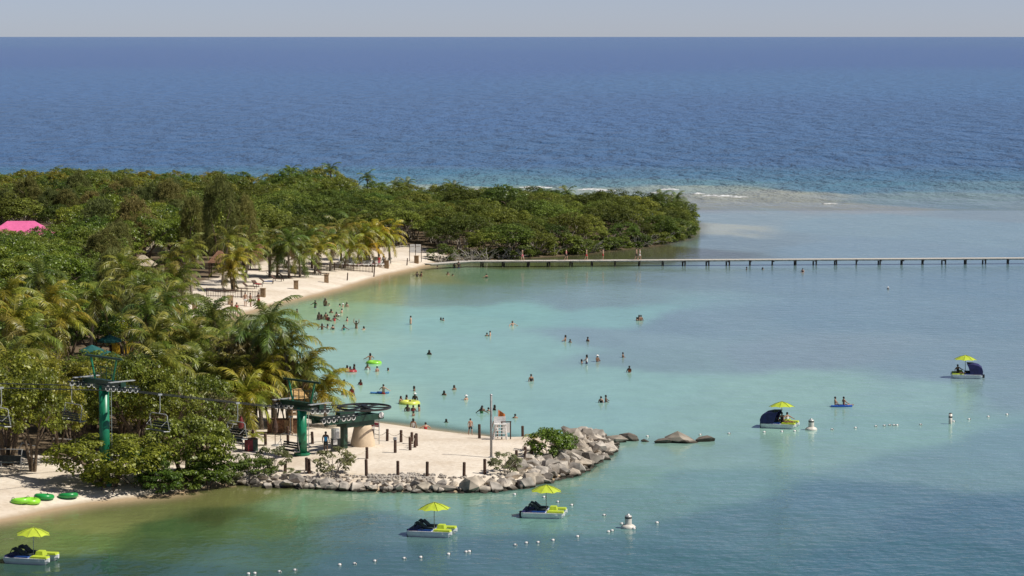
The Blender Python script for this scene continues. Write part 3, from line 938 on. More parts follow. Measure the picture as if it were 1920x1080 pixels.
# trees and shrubs of the near shore
for k, nm, u, vt, vb, lab, cat, tn, wd in [
    ('flat', 'mangrove_tree', 205, 818, 926, 'broad spreading tree leaning over the near beach beside the green tubes', 'tree', (1.25, 1.12, .9), 1.12),
    ('flat', 'mangrove_tree', 350, 782, 908, 'dense dark tree with exposed roots at the near waterline', 'tree', (.9, .95, .9), 0.72),
    ('flat', 'mangrove_tree', 272, 842, 924, 'low leafy tree between the spreading tree and the rooted tree', 'tree', (1.05, 1.05, .9), 0.62),
    ('bush', 'shrub', 190, 868, 927, 'leafy low shrub at the foot of the tall green tower', 'shrub', (1.1, 1.1, .95), 0.9),
    ('bush', 'shrub', 300, 886, 928, 'dark leafy shrub overhanging the near waterline below the low tree', 'shrub', (.8, .9, .9), 1.1),
    ('bush', 'shrub', 342, 884, 922, 'leafy shrub among the roots of the dense dark tree', 'shrub', (.9, .95, .9), 1.2),
    ('bush', 'shrub', 388, 872, 914, 'leafy shrub at the waterline just before the first rocks', 'shrub', (1, 1, .9), 1.2),
    ('pale_bush', 'shrub', 425, 880, 910, 'small grey-green shrub hugging the start of the rock bank', 'shrub', (.7, .8, .65), 1.1),
    ('bush', 'shrub', 405, 846, 905, 'leafy shrub between the rooted tree and the rocks', 'shrub', (1.1, 1.1, 1), 1.0),
    ('bush', 'shrub', 480, 862, 904, 'dark green shrub growing among the first rocks', 'shrub', (.8, .9, 1), 1.1),
    ('pale_bush', 'shrub', 512, 838, 900, 'tall pale-leaved shrub above the rocks beside the green shrub', 'shrub', (.8, .85, .7), 0.8),
    ('pale_bush', 'shrub', 455, 852, 899, 'thin pale-leaved shrub by the sandy path', 'shrub', (.75, .85, .7), 0.6),
    ('pale_bush', 'shrub', 548, 882, 905, 'low grey-green shrub on the rocks next to two posts', 'shrub', (.65, .75, .6), 1.3),
    ('pale_bush', 'shrub', 626, 845, 901, 'sparse pale-leaved shrub on the sand in front of the lift station', 'shrub', (1, 1, .9), 0.95),
    ('pale_bush', 'shrub', 948, 852, 889, 'round pale-leaved shrub beside the corner post above the rocks', 'shrub', (.75, .85, .8), 0.95),
    ('bush', 'shrub', 1032, 806, 858, 'dense bright green shrub on top of the rock point', 'shrub', (1.15, 1.2, 1), 0.85),
    ('bush', 'shrub', 1060, 815, 848, 'small green shrub among the boulders of the point', 'shrub', (1, 1.1, 1), 0.7)]:
    x, y, z, h = by_top(u, vt, vb)
    tree(k, nm, x, y, z, h, lab, cat, None, tn, wd)
x, y, z = spot(1000, 845)
t = thing('young_palm', 'young palm with dry brown fronds beside the bright green shrub', 'palm tree', (x, y, z))
obj('trunk', palm_trunk(0.9, (0.05, 0)), t)
for i in range(7):
    obj('dry_frond', random.choice(DRYF), t, (0.05, 0, 0.9), (0, R(-30), i * 0.9), (0.42,) * 3)
for i in range(6):
    obj('frond', random.choice(FR['mid']), t, (0.05, 0, 0.9), (0, 0, i * 1.05 + .3), (0.34,) * 3, (1.4, 1.2, .9))
x, y, z = spot(477, 835)
t = thing('fan_palm', 'small bright fan palm growing on the sand next to the rope posts', 'palm tree', (x, y, z))
obj('trunk', palm_trunk(0.7, (0, 0)), t)
for i in range(9):
    obj('frond', random.choice(FR['mid'] if i % 2 else FR['out']), t, (0, 0, 0.7), (0, 0, i * 0.7), (0.33,) * 3, (1.6, 1.5, 1))
# ---------------------------------------------------------------- materials of the built things
M['wood_dark'] = mat('weathered_brown_wood', (0.085, 0.045, 0.028), 0.8, 0.3, 5, 0.4)
M['wood_tan'] = mat('tan_wood', (0.30, 0.20, 0.11), 0.8, 0.25, 5, 0.4)
M['wood_grey'] = mat('grey_planks', (0.60, 0.56, 0.50), 0.85, 0.2, 3, 0.3)
M['pile'] = mat('wet_pile_wood', (0.07, 0.06, 0.05), 0.8, 0.3, 5)
M['green'] = mat('green_paint', (0.012, 0.195, 0.095), 0.35, 0.15, 2.5)
M['dark_green'] = mat('dark_green_paint', (0.016, 0.055, 0.034), 0.4, 0.2, 2.5)
M['black_steel'] = mat('black_steel', (0.022, 0.026, 0.026), 0.4, 0.2, 3)
M['galv'] = mat('galvanised_steel', (0.52, 0.53, 0.52), 0.4, 0.15, 6, 0, 0.3)
M['pole'] = mat('dull_steel', (0.27, 0.27, 0.26), 0.5, 0.15, 4)
M['rubber'] = mat('black_rubber', (0.03, 0.03, 0.032), 0.6, 0.2)
M['white'] = mat('white_paint', (0.76, 0.75, 0.72), 0.5, 0.06, 4)
M['cream'] = mat('cream_stucco', (0.66, 0.52, 0.36), 0.9, 0.07, 2.5, 0.3)
M['lime'] = mat('lime_vinyl', (0.50, 0.62, 0.045), 0.5, 0.08, 3)
M['navy'] = mat('navy_canvas', (0.02, 0.022, 0.11), 0.6, 0.2, 4)
M['blue'] = mat('blue_vinyl', (0.02, 0.08, 0.34), 0.4, 0.12, 4)
M['black'] = mat('black_mesh_fabric', (0.025, 0.035, 0.035), 0.7, 0.25, 5)
M['hull'] = mat('white_gelcoat', (0.76, 0.77, 0.76), 0.25, 0.05, 3)
M['rope'] = mat('pale_rope', (0.55, 0.48, 0.36), 0.9)
M['rock'] = None
M['skin'] = mat('skin', (1, 1, 1), 0.6, 0.04, 8, 0, 0, True)
M['cloth'] = mat('cloth', (1, 1, 1), 0.8, 0.06, 12, 0, 0, True)
M['hair'] = mat('hair', (0.018, 0.012, 0.009), 0.5, 0.2)
M['plastic'] = mat('bright_plastic', (1, 1, 1), 0.3, 0.05, 3, 0, 0, True)
M['thatch'] = mat('dry_thatch', (0.50, 0.42, 0.30), 0.95, 0.3, 9, 0.8)
M['brown_roof'] = mat('brown_thatch', (0.25, 0.13, 0.075), 0.95, 0.3, 8, 0.8)
M['pink'] = mat('pink_roof_paint', (0.80, 0.16, 0.36), 0.5, 0.08, 2)
M['teal'] = mat('teal_canvas', (0.008, 0.10, 0.095), 0.7, 0.15, 3)
M['yellow'] = mat('yellow_paint', (0.72, 0.46, 0.03), 0.5, 0.12, 3)
M['red'] = mat('dark_red_paint', (0.16, 0.015, 0.02), 0.5, 0.15, 3)
M['foam'] = mat('sea_foam', (0.62, 0.64, 0.64), 0.9, 0.2, 1.2)
M['surf_float'] = mat('buoy_plastic', (0.70, 0.66, 0.58), 0.45, 0.12, 4)

def rock_material():
    m = mat('boulder_stone', (0.46, 0.415, 0.355), 0.9, 0.3, 1.6, 0.8, 0, True)
    nt = m.node_tree; b = nt.nodes['Principled BSDF']
    geo = N(nt, 'ShaderNodeNewGeometry'); sx = N(nt, 'ShaderNodeSeparateXYZ')
    nt.links.new(geo.outputs['Position'], sx.inputs[0])
    nz = N(nt, 'ShaderNodeTexNoise'); nz.inputs['Scale'].default_value = 1.3
    nt.links.new(geo.outputs['Position'], nz.inputs['Vector'])
    ad = N(nt, 'ShaderNodeMath', operation='MULTIPLY_ADD'); ad.inputs[1].default_value = -.5
    nt.links.new(nz.outputs[0], ad.inputs[0]); nt.links.new(sx.outputs[2], ad.inputs[2])
    mr = N(nt, 'ShaderNodeMapRange')
    mr.inputs[1].default_value, mr.inputs[2].default_value = -.12, .02
    nt.links.new(ad.outputs[0], mr.inputs[0])
    src = b.inputs['Base Color'].links[0].from_socket
    mx = N(nt, 'ShaderNodeMix', data_type='RGBA')          # algae and wet stone in the tide band
    mx.inputs[6].default_value = (0.045, 0.038, 0.026, 1)
    nt.links.new(mr.outputs[0], mx.inputs[0]); nt.links.new(src, mx.inputs[7]); nt.links.new(mx.outputs[2], b.inputs['Base Color'])
    return m
M['rock'] = rock_material()

import bmesh
def rock_mesh(seed, n=15):
    rg = random.Random(seed)
    bm = bmesh.new()
    for i in range(n):
        d = Vector((rg.gauss(0, 1), rg.gauss(0, 1), rg.gauss(0, 1))).normalized()
        bm.verts.new((d.x * rg.uniform(.85, 1.1) * 0.62, d.y * rg.uniform(.85, 1.1) * 0.5, d.z * rg.uniform(.8, 1.1) * 0.42))
    bmesh.ops.convex_hull(bm, input=bm.verts)
    loose = [v for v in bm.verts if not v.link_faces]
    bmesh.ops.delete(bm, geom=loose, context='VERTS')
    bmesh.ops.recalc_face_normals(bm, faces=bm.faces)
    me = bpy.data.meshes.new('rock')
    bm.to_mesh(me); bm.free()
    me.materials.append(M['rock'])
    return me
ROCKS = [rock_mesh(i) for i in range(14)]
REV = thing('rock_revetment', 'curved bank of grey and tan boulders guarding the sandy spit', 'rock wall', (*spot(900, 910)[:2], 0))
def put_rock(x, y, z, s, parent=REV, name='rock'):
    c = random.choice([(1, 1, 1), (1.12, 1.09, 1.04), (.82, .82, .82), (1.05, 1.0, .92), (1.22, 1.2, 1.17), (.62, .6, .58)])
    o = obj(name, random.choice(ROCKS), parent, (x - parent.location.x, y - parent.location.y, z) if parent else (x, y, z),
            (random.uniform(-.35, .35), random.uniform(-.35, .35), random.uniform(0, 6.28)), (s * random.uniform(.9, 1.25), s, s * random.uniform(.8, 1.1)), c)
    return o
ew = [Vector(gp(u, v)) for u, v in REV_EDGE]
def along(pts, step):
    out, carry = [], 0.0
    for a, b in zip(pts, pts[1:]):
        L = (b - a).length
        t = carry
        while t < L:
            p = a.lerp(b, t / L); n_ = Vector((-(b - a).y, (b - a).x)).normalized()
            out.append((p, n_)); t += step
        carry = t - L
    return out
for off, step, lo, hi in ((-0.4, 0.8, .5, 1.3), (0.05, 0.92, .5, 1.75), (0.75, 0.85, .45, 1.6), (1.45, 0.8, .35, 1.2)):
    for p, n_ in along(ew, step):
        q = p + n_ * (off + random.uniform(-.3, .3))
        s = lo + (hi - lo) * random.random() ** 1.7 * (1.0 if q.x > -3 else .62)
        put_rock(q.x, q.y, max(ground_z(q.x, q.y), -0.15) + 0.16 * s, s)
for p, n_ in along(ew[:9], .62):
    q = p + n_ * random.uniform(-.1, 1.0)
    s = random.uniform(.45, .85)
    put_rock(q.x, q.y, max(ground_z(q.x, q.y), -0.1) + 0.14 * s, s)
ring = [Vector(gp(u, v)) for u, v in [(1000, 896), (1040, 884), (1075, 868), (1100, 852), (1112, 838), (1105, 826)]]
for off, step in ((0.0, .8), (0.8, .8), (1.6, .85)):
    for p, n_ in along(ring, step):
        q = p + n_ * (off + random.uniform(-.3, .3))
        s = .45 + 1.2 * random.random() ** 1.6
        put_rock(q.x, q.y, ground_z(q.x, q.y) + 0.18 * s + .06, s)
rub = MB()
for i in range(420):
    u = random.uniform(690, 815) if i < 300 else random.uniform(450, 960)
    x, y, z = spot(u, 906 + random.uniform(-9, 9))
    rub.ball((x - REV.location.x, y - REV.location.y, z + 0.06), (random.uniform(.08, .2), random.uniform(.08, .18), random.uniform(.07, .14)), 5, 3)
r_ = rub.obj('rubble', M['rock'], REV); r_['kind'] = 'stuff'
for u, v, s, lab in [(1153, 829, 1.35, 'tan half-sunk boulder touching the end of the rock bank'), (1181, 826, 1.35, 'dark boulder in the water next to the tan one'),
                     (1209, 828, .5, 'small boulder barely above the lagoon between larger ones'), (1242, 831, 1.0, 'low dark boulder beside the largest lone boulder'),
                     (1276, 829, 1.9, 'largest lone boulder lying in the lagoon off the point'), (1321, 828, 1.15, 'outermost lone boulder in the lagoon beside a float'),
                     (1135, 831, 1.0, 'dark wet boulder at the waterline of the point')]:
    x, y = gp(u, v)
    o = put_rock(x, y, 0.1 * s, s, None, 'boulder')
    o.rotation_euler = (0.1, 0.05, random.uniform(-.3, .3)); o.scale = (s * 1.35, s * .9, s * .9)
    if u in (1276, 1153):
        o.color = (.72, .7, .66, 1)
    if u in (1181, 1209, 1242, 1321, 1135):
        o.color = (.42, .4, .38, 1)
    tag(o, lab, 'boulder')

# ---------------------------------------------------------------- rope posts, pole
def post_mesh():
    mb = MB()
    mb.tube([(0, 0, -0.3), (0.004, 0, 0.6), (0, 0, 1.16)], [.105, .1, .098], 10)
    return mb.mesh('post', M['wood_dark'])
POST = post_mesh(); capm = MB().lathe([(.0, .05), (.07, .04), (.104, .0), (.104, -.05)], 10).mesh('post_cap', M['wood_dark'], True)
posts = {}
for i, (u, vt, vb, lab) in enumerate([
    (575, 858, 882, 'paired rope post, shorter of two beside the low grey shrub'), (580, 861, 888, 'paired rope post, taller of two beside the low grey shrub'),
    (650, 845, 868, 'rope post standing behind the sparse pale shrub'), (688, 839, 860, 'rope post on the open sand in line behind another post'),
    (687, 862, 893, 'rope post at the edge of the rubble beside the pale shrub'), (746, 866, 896, 'rope post on the edge of the sand above the rubble'),
    (801, 867, 897, 'rope post on the edge of the sand above the first big boulders'), (870, 868, 897, 'rope post on the edge of the sand above the boulders'),
    (909, 861, 889, 'rope post at the corner of the sand beside the round pale shrub'), (968, 845, 870, 'rope post just behind the round pale shrub'),
    (985, 838, 866, 'rope post between the round pale shrub and the bright shrub'), (997, 832, 857, 'rope post under the young dry palm'),
    (741, 825, 849, 'rope post with a pale grey cap on the open sand'), (769, 820, 844, 'rope post of the cluster of four on its landward side'),
    (772, 811, 832, 'rope post of the cluster of four on its lagoon side'), (778, 816, 839, 'rope post, thick one of the cluster of four'),
    (781, 813, 836, 'rope post, outer one of the cluster of four'), (752, 807, 829, 'rope post between the cluster of four and the lagoon rope'),
    (726, 805, 827, 'rope post in the row along the lagoon between two roped posts'), (698, 805, 826, 'rope post in the row along the lagoon beside the white rack'),
    (668, 805, 826, 'rope post in the row along the lagoon behind the concrete pier'), (586, 810, 832, 'rope post between the near tower and the operator'),
    (535, 865, 884, 'rope post half hidden by the tall pale shrub'), (498, 813, 834, 'rope post between the fan palm and the furled parasol'),
    (899, 796, 822, 'rope post at the waterline beside the steel pole'), (980, 797, 817, 'rope post at the waterline next to the young dry palm'),
    (474, 806, 834, 'rope post right behind the small fan palm'), (540, 800, 834, 'rope post close to the green lift tower')]):
    x, y, z = spot(u, vb)
    h = (vb - vt) / (FPX / y)
    t = thing('rope_post', 'dark brown wooden ' + lab, 'post', (x, y, z), random.uniform(0, 6), 'dark wooden posts on the spit')
    t.rotation_euler = (random.uniform(-.03, .03), random.uniform(-.03, .03), random.uniform(0, 6))
    obj('shaft', POST, t, scale=(1.15, 1.15, h / 1.16))
    obj('cap', capm, t, (0, 0, h + 0.002), scale=(1.15, 1.15, 1))
    posts[(u, vb)] = (x, y, z, h)
    if u == 741:
        MB().box((0, 0, h + 0.13), (0.26, 0.26, 0.2), None, 0.9).obj('grey_cap', M['galv'], t)
pk = list(posts)
for a, b, lab in [(0, 2, 'from the paired posts to the post by the pale shrub'), (2, 3, 'between the two posts in front of the lift station'), (20, 19, 'behind the concrete pier'), (19, 18, 'beside the white rack'),
                  (18, 17, 'in the lagoon row'), (17, 14, 'from the lagoon row to the cluster of four'), (13, 15, 'inside the cluster of four'), (26, 23, 'from the fan palm to the next post'), (23, 27, 'behind the green lift tower'),
                  (9, 10, 'behind the round pale shrub'), (10, 11, 'up to the young dry palm'), (21, 27, 'between the near tower and the operator')]:
    A, B = posts[pk[a]], posts[pk[b]]
    mb = MB(); pts = []
    for k in range(9):
        s = k / 8
        pts.append((A[0] + (B[0] - A[0]) * s, A[1] + (B[1] - A[1]) * s, A[2] + A[3] * .86 + (B[2] + B[3] * .86 - A[2] - A[3] * .86) * s - 0.32 * 4 * s * (1 - s)))
    mb.tube(pts, 0.022, 5)
    tag(mb.obj('rope', M['rope']), 'thin sagging rope ' + lab, 'rope', 'ropes between the posts')
x, y, z = spot(921, 858)
hp = 120 / (FPX / y)
t = thing('steel_pole', 'tall bare grey steel pole standing on the sand', 'pole', (x, y, z))
MB().tube([(0, 0, -.3), (0, 0, hp)], [.10, .085], 10).obj('shaft', M['pole'], t, True)
MB().lathe([(0, .06), (.06, .05), (.1, 0), (.1, -.04)], 10, (0, 0, hp)).obj('cap', M['galv'], t, True)
MB().box((0, 0, .03), (.4, .4, .05)).obj('base_plate', M['galv'], t)

# ---------------------------------------------------------------- chairlift
T1 = Vector((*gp(197, 905, 0.8),)); T1z = 0.85
HUB = Vector((gp(683, 838, 0.9)))
ld = (HUB - T1).normalized()
ANG = math.atan2(ld.y, ld.x)
def line_pt(dist, off=0.0):
    n_ = Vector((-ld.y, ld.x))
    return T1 + ld * dist + n_ * off
LEN12 = (HUB - T1).length
hub_z = CAM_H - (766 - HORIZON) * HUB.y / FPX
arm1 = CAM_H - (718 - HORIZON) * T1.y / FPX
d2 = LEN12 * 0.745
P2 = line_pt(d2)
z2 = ground_z(P2.x, P2.y)
arm2 = CAM_H - (760 - HORIZON) * P2.y / FPX

def sheave(parent, nm, yoff, z, n, slope):
    tr = MB()
    L = n * 0.5
    rot = Euler((0, -slope, 0)).to_matrix()
    tr.box(rot @ Vector((0, 0, 0.05)) + Vector((0, yoff, z)), (L + .3, .07, .12), rot)
    for k in (-1, 1):
        tr.box(rot @ Vector((k * L * .25, 0, 0.22)) + Vector((0, yoff, z)), (L * .45, .09, .09), rot)
    beam = tr.obj(nm, M['black_steel'], parent)
    for i in range(n):
        c = rot @ Vector(((i - (n - 1) / 2) * 0.5, 0, -0.06))
        wh = obj('sheave_wheel', SHEAVE, beam, (c.x, yoff + c.y, z + c.z))
        obj('wheel_hub', SHEAVE_HUB, wh)
    return beam
SHEAVE = MB().torus(.18, .032, 18, 6, axis='y').mesh('sheave_wheel', M['white'], True)
SHEAVE_HUB = MB().tube([(0, -.05, 0), (0, .05, 0)], [.10, .10], 10).mesh('wheel_hub', M['black_steel'])

def tower(loc, h, label, slope, ncol=(6, 6)):
    t = thing('lift_tower', label, 'lift tower', loc, ANG, 'chairlift towers')
    MB().tube([(0, 0, -.4), (0, 0, h - .25)], [.40, .36], 20, True).obj('column', M['green'], t, True)
    MB().lathe([(.62, 0), (.62, .16), (.42, .18)], 16, (0, 0, .02)).obj('base_flange', M['green'], t)
    MB().box((0, 0, h), (.42, 4.7, .36)).obj('crossarm', M['dark_green'], t)
    MB().box((0, 0, h - .32), (.62, 1.3, .3)).obj('arm_bracket', M['dark_green'], t)
    lf = MB()
    for s in (-1, 1):
        lf.tube([(0, s * 1.05, h + .15), (0, s * 1.55, h + 1.75)], [.08, .07], 8)
    lf.obj('frame_posts', M['green'], t)
    MB().box((0, 0, h + 1.8), (.16, 4.3, .14)).obj('lifting_bar', M['dark_green'], t)
    rl = MB()
    for q in (.55, 1.05):
        rl.tube([(.25, -1.3, h + q), (.25, 1.3, h + q)], .025, 5)
        rl.tube([(-.25, -1.3, h + q), (-.25, 1.3, h + q)], .025, 5)
    for s in np.linspace(-1.3, 1.3, 5):
        rl.tube([(.25, s, h + .15), (.25, s, h + 1.05)], .022, 5)
        rl.tube([(-.25, s, h + .15), (-.25, s, h + 1.05)], .022, 5)
    rl.obj('railing', M['dark_green'], t)
    pf = MB()
    for s in (-1, 1):
        pf.box((0, s * 2.15, h - .02 + .24), (2.2, .3, .05))
    pf.obj('catwalk', M['galv'], t)
    lad = MB()
    for s in (-.18, .18):
        lad.tube([(.52, s, .4), (.52, s, h)], .025, 5)
    for k in range(int(h / .35)):
        lad.tube([(.52, -.18, .5 + k * .35), (.52, .18, .5 + k * .35)], .016, 5)
    lad.obj('ladder', M['galv'], t)
    for s, n in zip((-1, 1), ncol):
        sheave(t, 'sheave_train', s * 2.15, h - .30, n, slope)
    return t
z1 = ground_z(T1.x, T1.y)
sl = math.atan2(arm2 - arm1, d2)
tower((T1.x, T1.y, z1), arm1 - z1, 'tall green chairlift tower rising out of the trees', sl * .8)
tower((P2.x, P2.y, z2), arm2 - z2, 'short green chairlift tower standing on the open sand', sl * .4, (4, 4))

hz = ground_z(HUB.x, HUB.y)
S = thing('lift_station', 'dark green chairlift station with a large horizontal wheel over a cream pier', 'lift station', (HUB.x, HUB.y, hz), ANG)
wz = hub_z - hz
bw = MB().torus(2.08, .075, 48, 8, (0, 0, wz), flat=1.2)
W = bw.obj('bull_wheel', M['black_steel'], S)
for k in range(6):
    a = k * math.pi / 3 + .2
    MB().box((1.1 * math.cos(a), 1.1 * math.sin(a), wz), (1.7, .13, .1), (0, 0, a)).obj('spoke', M['black_steel'], W)
MB().tube([(0, 0, wz - .35), (0, 0, wz + .18)], [.34, .28], 14).obj('hub', M['black_steel'], W)
for s in (-.75, .75):
    MB().box((-1.7, s, wz - .72), (6.0, .2, .44)).obj('main_beam', M['dark_green'], S)
for q in (-4.2, -2.2, -.4, 1.1):
    MB().box((q, 0, wz - .72), (.2, 1.28, .3)).obj('cross_beam', M['dark_green'], S)
MB().box((-.9, 0, wz - 1.15), (2.9, 1.2, .42)).obj('pedestal_beam', M['dark_green'], S)
MB().box((-2.6, -.75, wz - .25), (1.5, .5, .42)).obj('gear_box', M['dark_green'], S)
MB().box((-2.1, 0, (wz - .8) / 2), (.42, .42, wz - .8)).obj('column', M['dark_green'], S)
pier = MB()
H_ = wz - 1.37
pier.lathe([(1.0, -.2), (.96, .3), (.83, .9), (.72, 1.4), (.68, H_), (0, H_)], 20, (-.15, 0, 0))
pier.obj('concrete_pier', M['cream'], S, True)
sheave(S, 'sheave_train', -2.05, wz - .3, 7, 0)
S.children[-1].location = (-4.4, 0, 0)
MB().box((-4.4, 0, wz - .5), (.3, 4.4, .26)).obj('cross_beam', M['dark_green'], S)
MB().tube([(1.0, -.95, wz - .62), (1.0, -.86, wz - .62)], .24, 14).obj('guide_wheel', M['white'], S)
gr = MB()
for yy in (-.3, .3):
    gr.tube([(1.3, yy, 0), (1.3, yy, wz - .6)], .04, 6)
for k in range(5):
    gr.tube([(1.3, -.3, .4 + k * .35), (1.3, .3, .4 + k * .35)], .025, 5)
gr.obj('ladder', M['galv'], S)
cb = thing('control_cabinet', 'grey and black control cabinet beside the station column', 'cabinet', (*spot(629, 846)[:2], spot(629, 846)[2]), .2)
MB().box((0, 0, .5), (.7, .5, 1.0)).obj('lower_case', M['black_steel'], cb)
MB().tube([(0, 0, 1.0), (0, 0, 1.75)], .33, 12).obj('upper_drum', M['galv'], cb)
MB().box((-.05, -.27, .75), (.32, .04, .4)).obj('panel', M['white'], cb)

# haul rope
rp = MB()
loop = []
far1, zfar = line_pt(-60), arm1 + 12
for s in (2.15,):
    loop += [(*line_pt(-60, s), arm1 - .45 + 9), (*line_pt(-25, s), arm1 - .45 + 2.6), (*line_pt(0, s), arm1 - .45), (*line_pt(d2, s), arm2 - .45)]
for k in range(13):
    a = math.pi / 2 - math.pi * k / 12
    q = line_pt(LEN12 + 2.12 * math.cos(a), 2.12 * math.sin(a)); loop.append((*q, hub_z))
loop += [(*line_pt(d2, -2.15), arm2 - .45), (*line_pt(0, -2.15), arm1 - .45), (*line_pt(-25, -2.15), arm1 - .45 + 2.6), (*line_pt(-60, -2.15), arm1 - .45 + 9)]
rp.tube(loop, .04, 5)
tag(rp.obj('haul_rope', M['black_steel']), 'long steel haul rope running over both green lift towers', 'cable')

def chair(loc, rz, label, hang=1.35):
    t = thing('lift_chair', label, 'chairlift chair', loc, rz, 'chairs of the lift')
    hg = MB().tube([(0, 0, 0), (0, 0, -hang * .85), (.1, 0, -hang)], .035, 6)
    hg.box((0, 0, .02), (.34, .1, .12))
    hg.obj('hanger', M['galv'], t)
    fr = MB()
    w_ = 1.05
    fr.tube([(.1, -w_ + .25, -hang), (.1, w_ - .25, -hang)], .035, 6)
    for s in (-1, 1):
        fr.tube([(.1, s * (w_ - .25), -hang), (.12, s * (w_ - .05), -hang - .1), (.15, s * w_, -hang - .35), (.0, s * w_, -hang - 1.1), (-.05, s * w_, -hang - 1.25), (.5, s * w_, -hang - 1.2)], .032, 6)
    fr.obj('bail_frame', M['galv'], t)
    st = MB()
    for k in range(4):
        st.box((.0 + k * .12, 0, -hang - 1.22), (.10, 2 * w_ - .1, .04))
    st.obj('seat', M['black'], t)
    bk = MB()
    for k in range(3):
        bk.box((-.08 - k * .04, 0, -hang - 1.0 + k * .17), (.04, 2 * w_ - .1, .13))
    bk.obj('backrest', M['black'], t)
    br = MB()
    br.tube([(.1, -w_ + .1, -hang - .45), (.55, -w_ + .15, -hang - .8), (.55, w_ - .15, -hang - .8), (.1, w_ - .1, -hang - .45)], .02, 5)
    br.obj('safety_bar', M['galv'], t)
    return t
def rope_z(d):
    if d >= d2:
        return arm2 - .45 + (hub_z - arm2 + .45) * (d - d2) / (LEN12 - d2)
    if d >= 0:
        return arm1 - .45 + (arm2 - arm1) * d / d2
    return arm1 - .45 - d * .104
for d, s, lab in [(3.4, -1, 'empty lift chair on the near cable just past the tall tower'), (-1.3, 1, 'empty lift chair on the far cable beside the tall tower'),
                  (-10.3, -1, 'empty lift chair farthest up the near cable'), (10.6, -1, 'empty lift chair on the near cable between the two towers')]:
    q = line_pt(d, s * 2.15)
    chair((q.x, q.y, rope_z(d)), ANG + (0 if s > 0 else math.pi), lab)
qx, qy, qz = spot(545, 853)
zz = max(qz + 2.95, 0)
c = chair((qx, qy, qz + 2.95), ANG + math.pi, 'lift chair resting low over the sand by the short tower')
# chairs stored under the trees
for i, (u, v, rz) in enumerate([(215, 862, .4), (245, 858, .9), (280, 856, .2), (120, 860, 1.2), (150, 866, .5), (310, 850, 1.0), (415, 838, .3), (440, 842, 1.1), (425, 828, .7), (50, 870, .6), (20, 880, 1.4)]):
    x, y, z = spot(u, v)
    t = thing('stored_lift_chair', 'spare lift chair frame parked on the ground in the shade under the trees', 'chairlift chair', (x, y, z), rz, 'spare chairs parked under the trees')
    f_ = MB()
    for s in (-.9, .9):
        f_.tube([(-.3, s, 0), (-.25, s, .9), (.05, s, 1.5), (.35, s, 1.45)], .03, 5)
        f_.tube([(-.25, s, .45), (.45, s, .45), (.5, s, 0)], .03, 5)
    f_.tube([(.05, -.9, 1.5), (.05, .9, 1.5)], .03, 5)
    f_.obj('frame', M['galv'], t)
    MB().box((.1, 0, .48), (.5, 1.8, .05)).obj('seat', M['black'], t)
    MB().box((-.25, 0, .85), (.05, 1.8, .45)).obj('backrest', M['black'], t)

# ---------------------------------------------------------------- things on the spit
x, y, z = spot(940, 824)
t = thing('lifeguard_stand', 'white wooden lifeguard stand at the lagoon end of the sand', 'lifeguard stand', (x, y, z), .1)
for sx in (-.55, .35):
    for sy in (-.4, .4):
        MB().tube([(sx * 1.25, sy * 1.2, -.1), (sx * .8, sy * .8, 1.25)], .055, 6).obj('leg', M['white'], t)
MB().box((-.1, 0, 1.25), (1.0, .8, .07)).obj('platform', M['white'], t)
MB().box((-.1, .33, 1.55), (.95, .06, .5)).obj('backrest', M['white'], t)
for k in range(4):
    MB().box((-.1, -.46, .28 + k * .25), (.8, .07, .06)).obj('step', M['white'], t)
x, y, z = spot(949, 824)
t = thing('notice_board', 'white notice board in a dark frame on two posts beside the lifeguard stand', 'sign', (x, y, z), .1)
for s in (-.35, .35):
    MB().box((s, 0, .72), (.09, .09, 1.5)).obj('post', M['wood_dark'], t)
MB().box((0, -.03, .95), (.58, .04, .8)).obj('panel', M['white'], t)
MB().box((0, 0, 1.42), (.85, .1, .07)).obj('top_rail', M['wood_dark'], t)
x, y, z = spot(934, 822)
t = thing('warning_flag', 'orange and brown flag on a thin pole above the lifeguard stand', 'flag', (x, y, z))
MB().tube([(0, 0, 0), (0, 0, 2.35)], .025, 6).obj('pole', M['galv'], t)
fl = MB()
for i in range(7):
    for k in (0, 1):
        fl.v.append((.02 + i * .09, .05 * math.sin(i * 1.1), 2.33 - k * .62 - i * .06))
for i in range(6):
    fl.f.append((2 * i, 2 * i + 1, 2 * i + 3, 2 * i + 2))
fm = fl.obj('banner', mat('orange_cloth', (.62, .2, .05), .8), t)
sm_ = fm.modifiers.new('thickness', 'SOLIDIFY'); sm_.thickness = .012
x, y, z = spot(471, 845)
t = thing('litter_bin', 'square litter bin with one red and one dark green side', 'litter bin', (x, y, z), .5)
MB().box((-.2, 0, .45), (.42, .7, .9)).obj('red_half', M['red'], t)
MB().box((.215, 0, .45), (.41, .7, .9)).obj('green_half', M['dark_green'], t)
MB().box((0, 0, .94), (.9, .76, .07)).obj('lid', M['wood_dark'], t)
for u, vt, vb, mm, lab in [(516, 782, 836, M['wood_dark'], 'furled dark brown beach parasol beside the rope post'), (452, 778, 822, M['red'], 'furled dark red beach parasol under the trees')]:
    x, y, z = spot(u, vb)
    h = (vb - vt) * y / FPX
    t = thing('furled_parasol', lab, 'parasol', (x, y, z))
    MB().tube([(0, 0, 0), (0, 0, h + .1)], .03, 6).obj('pole', M['wood_dark'], t)
    MB().lathe([(.04, h * .42), (.20, h * .48), (.25, h * .65), (.15, h * .85), (.05, h)], 10).obj('canopy', mm, t)
    MB().lathe([(.3, 0), (.3, .08), (.05, .1)], 12).obj('foot', M['galv'], t)
x, y, z = spot(530, 812)
t = thing('beach_counter', 'long brown boarded counter in the shade behind the rope posts', 'counter', (x, y, z), -.05)
for k in range(7):
    MB().box((-1.05 + k * .35, 0, .55), (.335, .6, 1.1)).obj('board', M['wood_tan'] if k % 3 == 1 else M['brown_roof'], t)
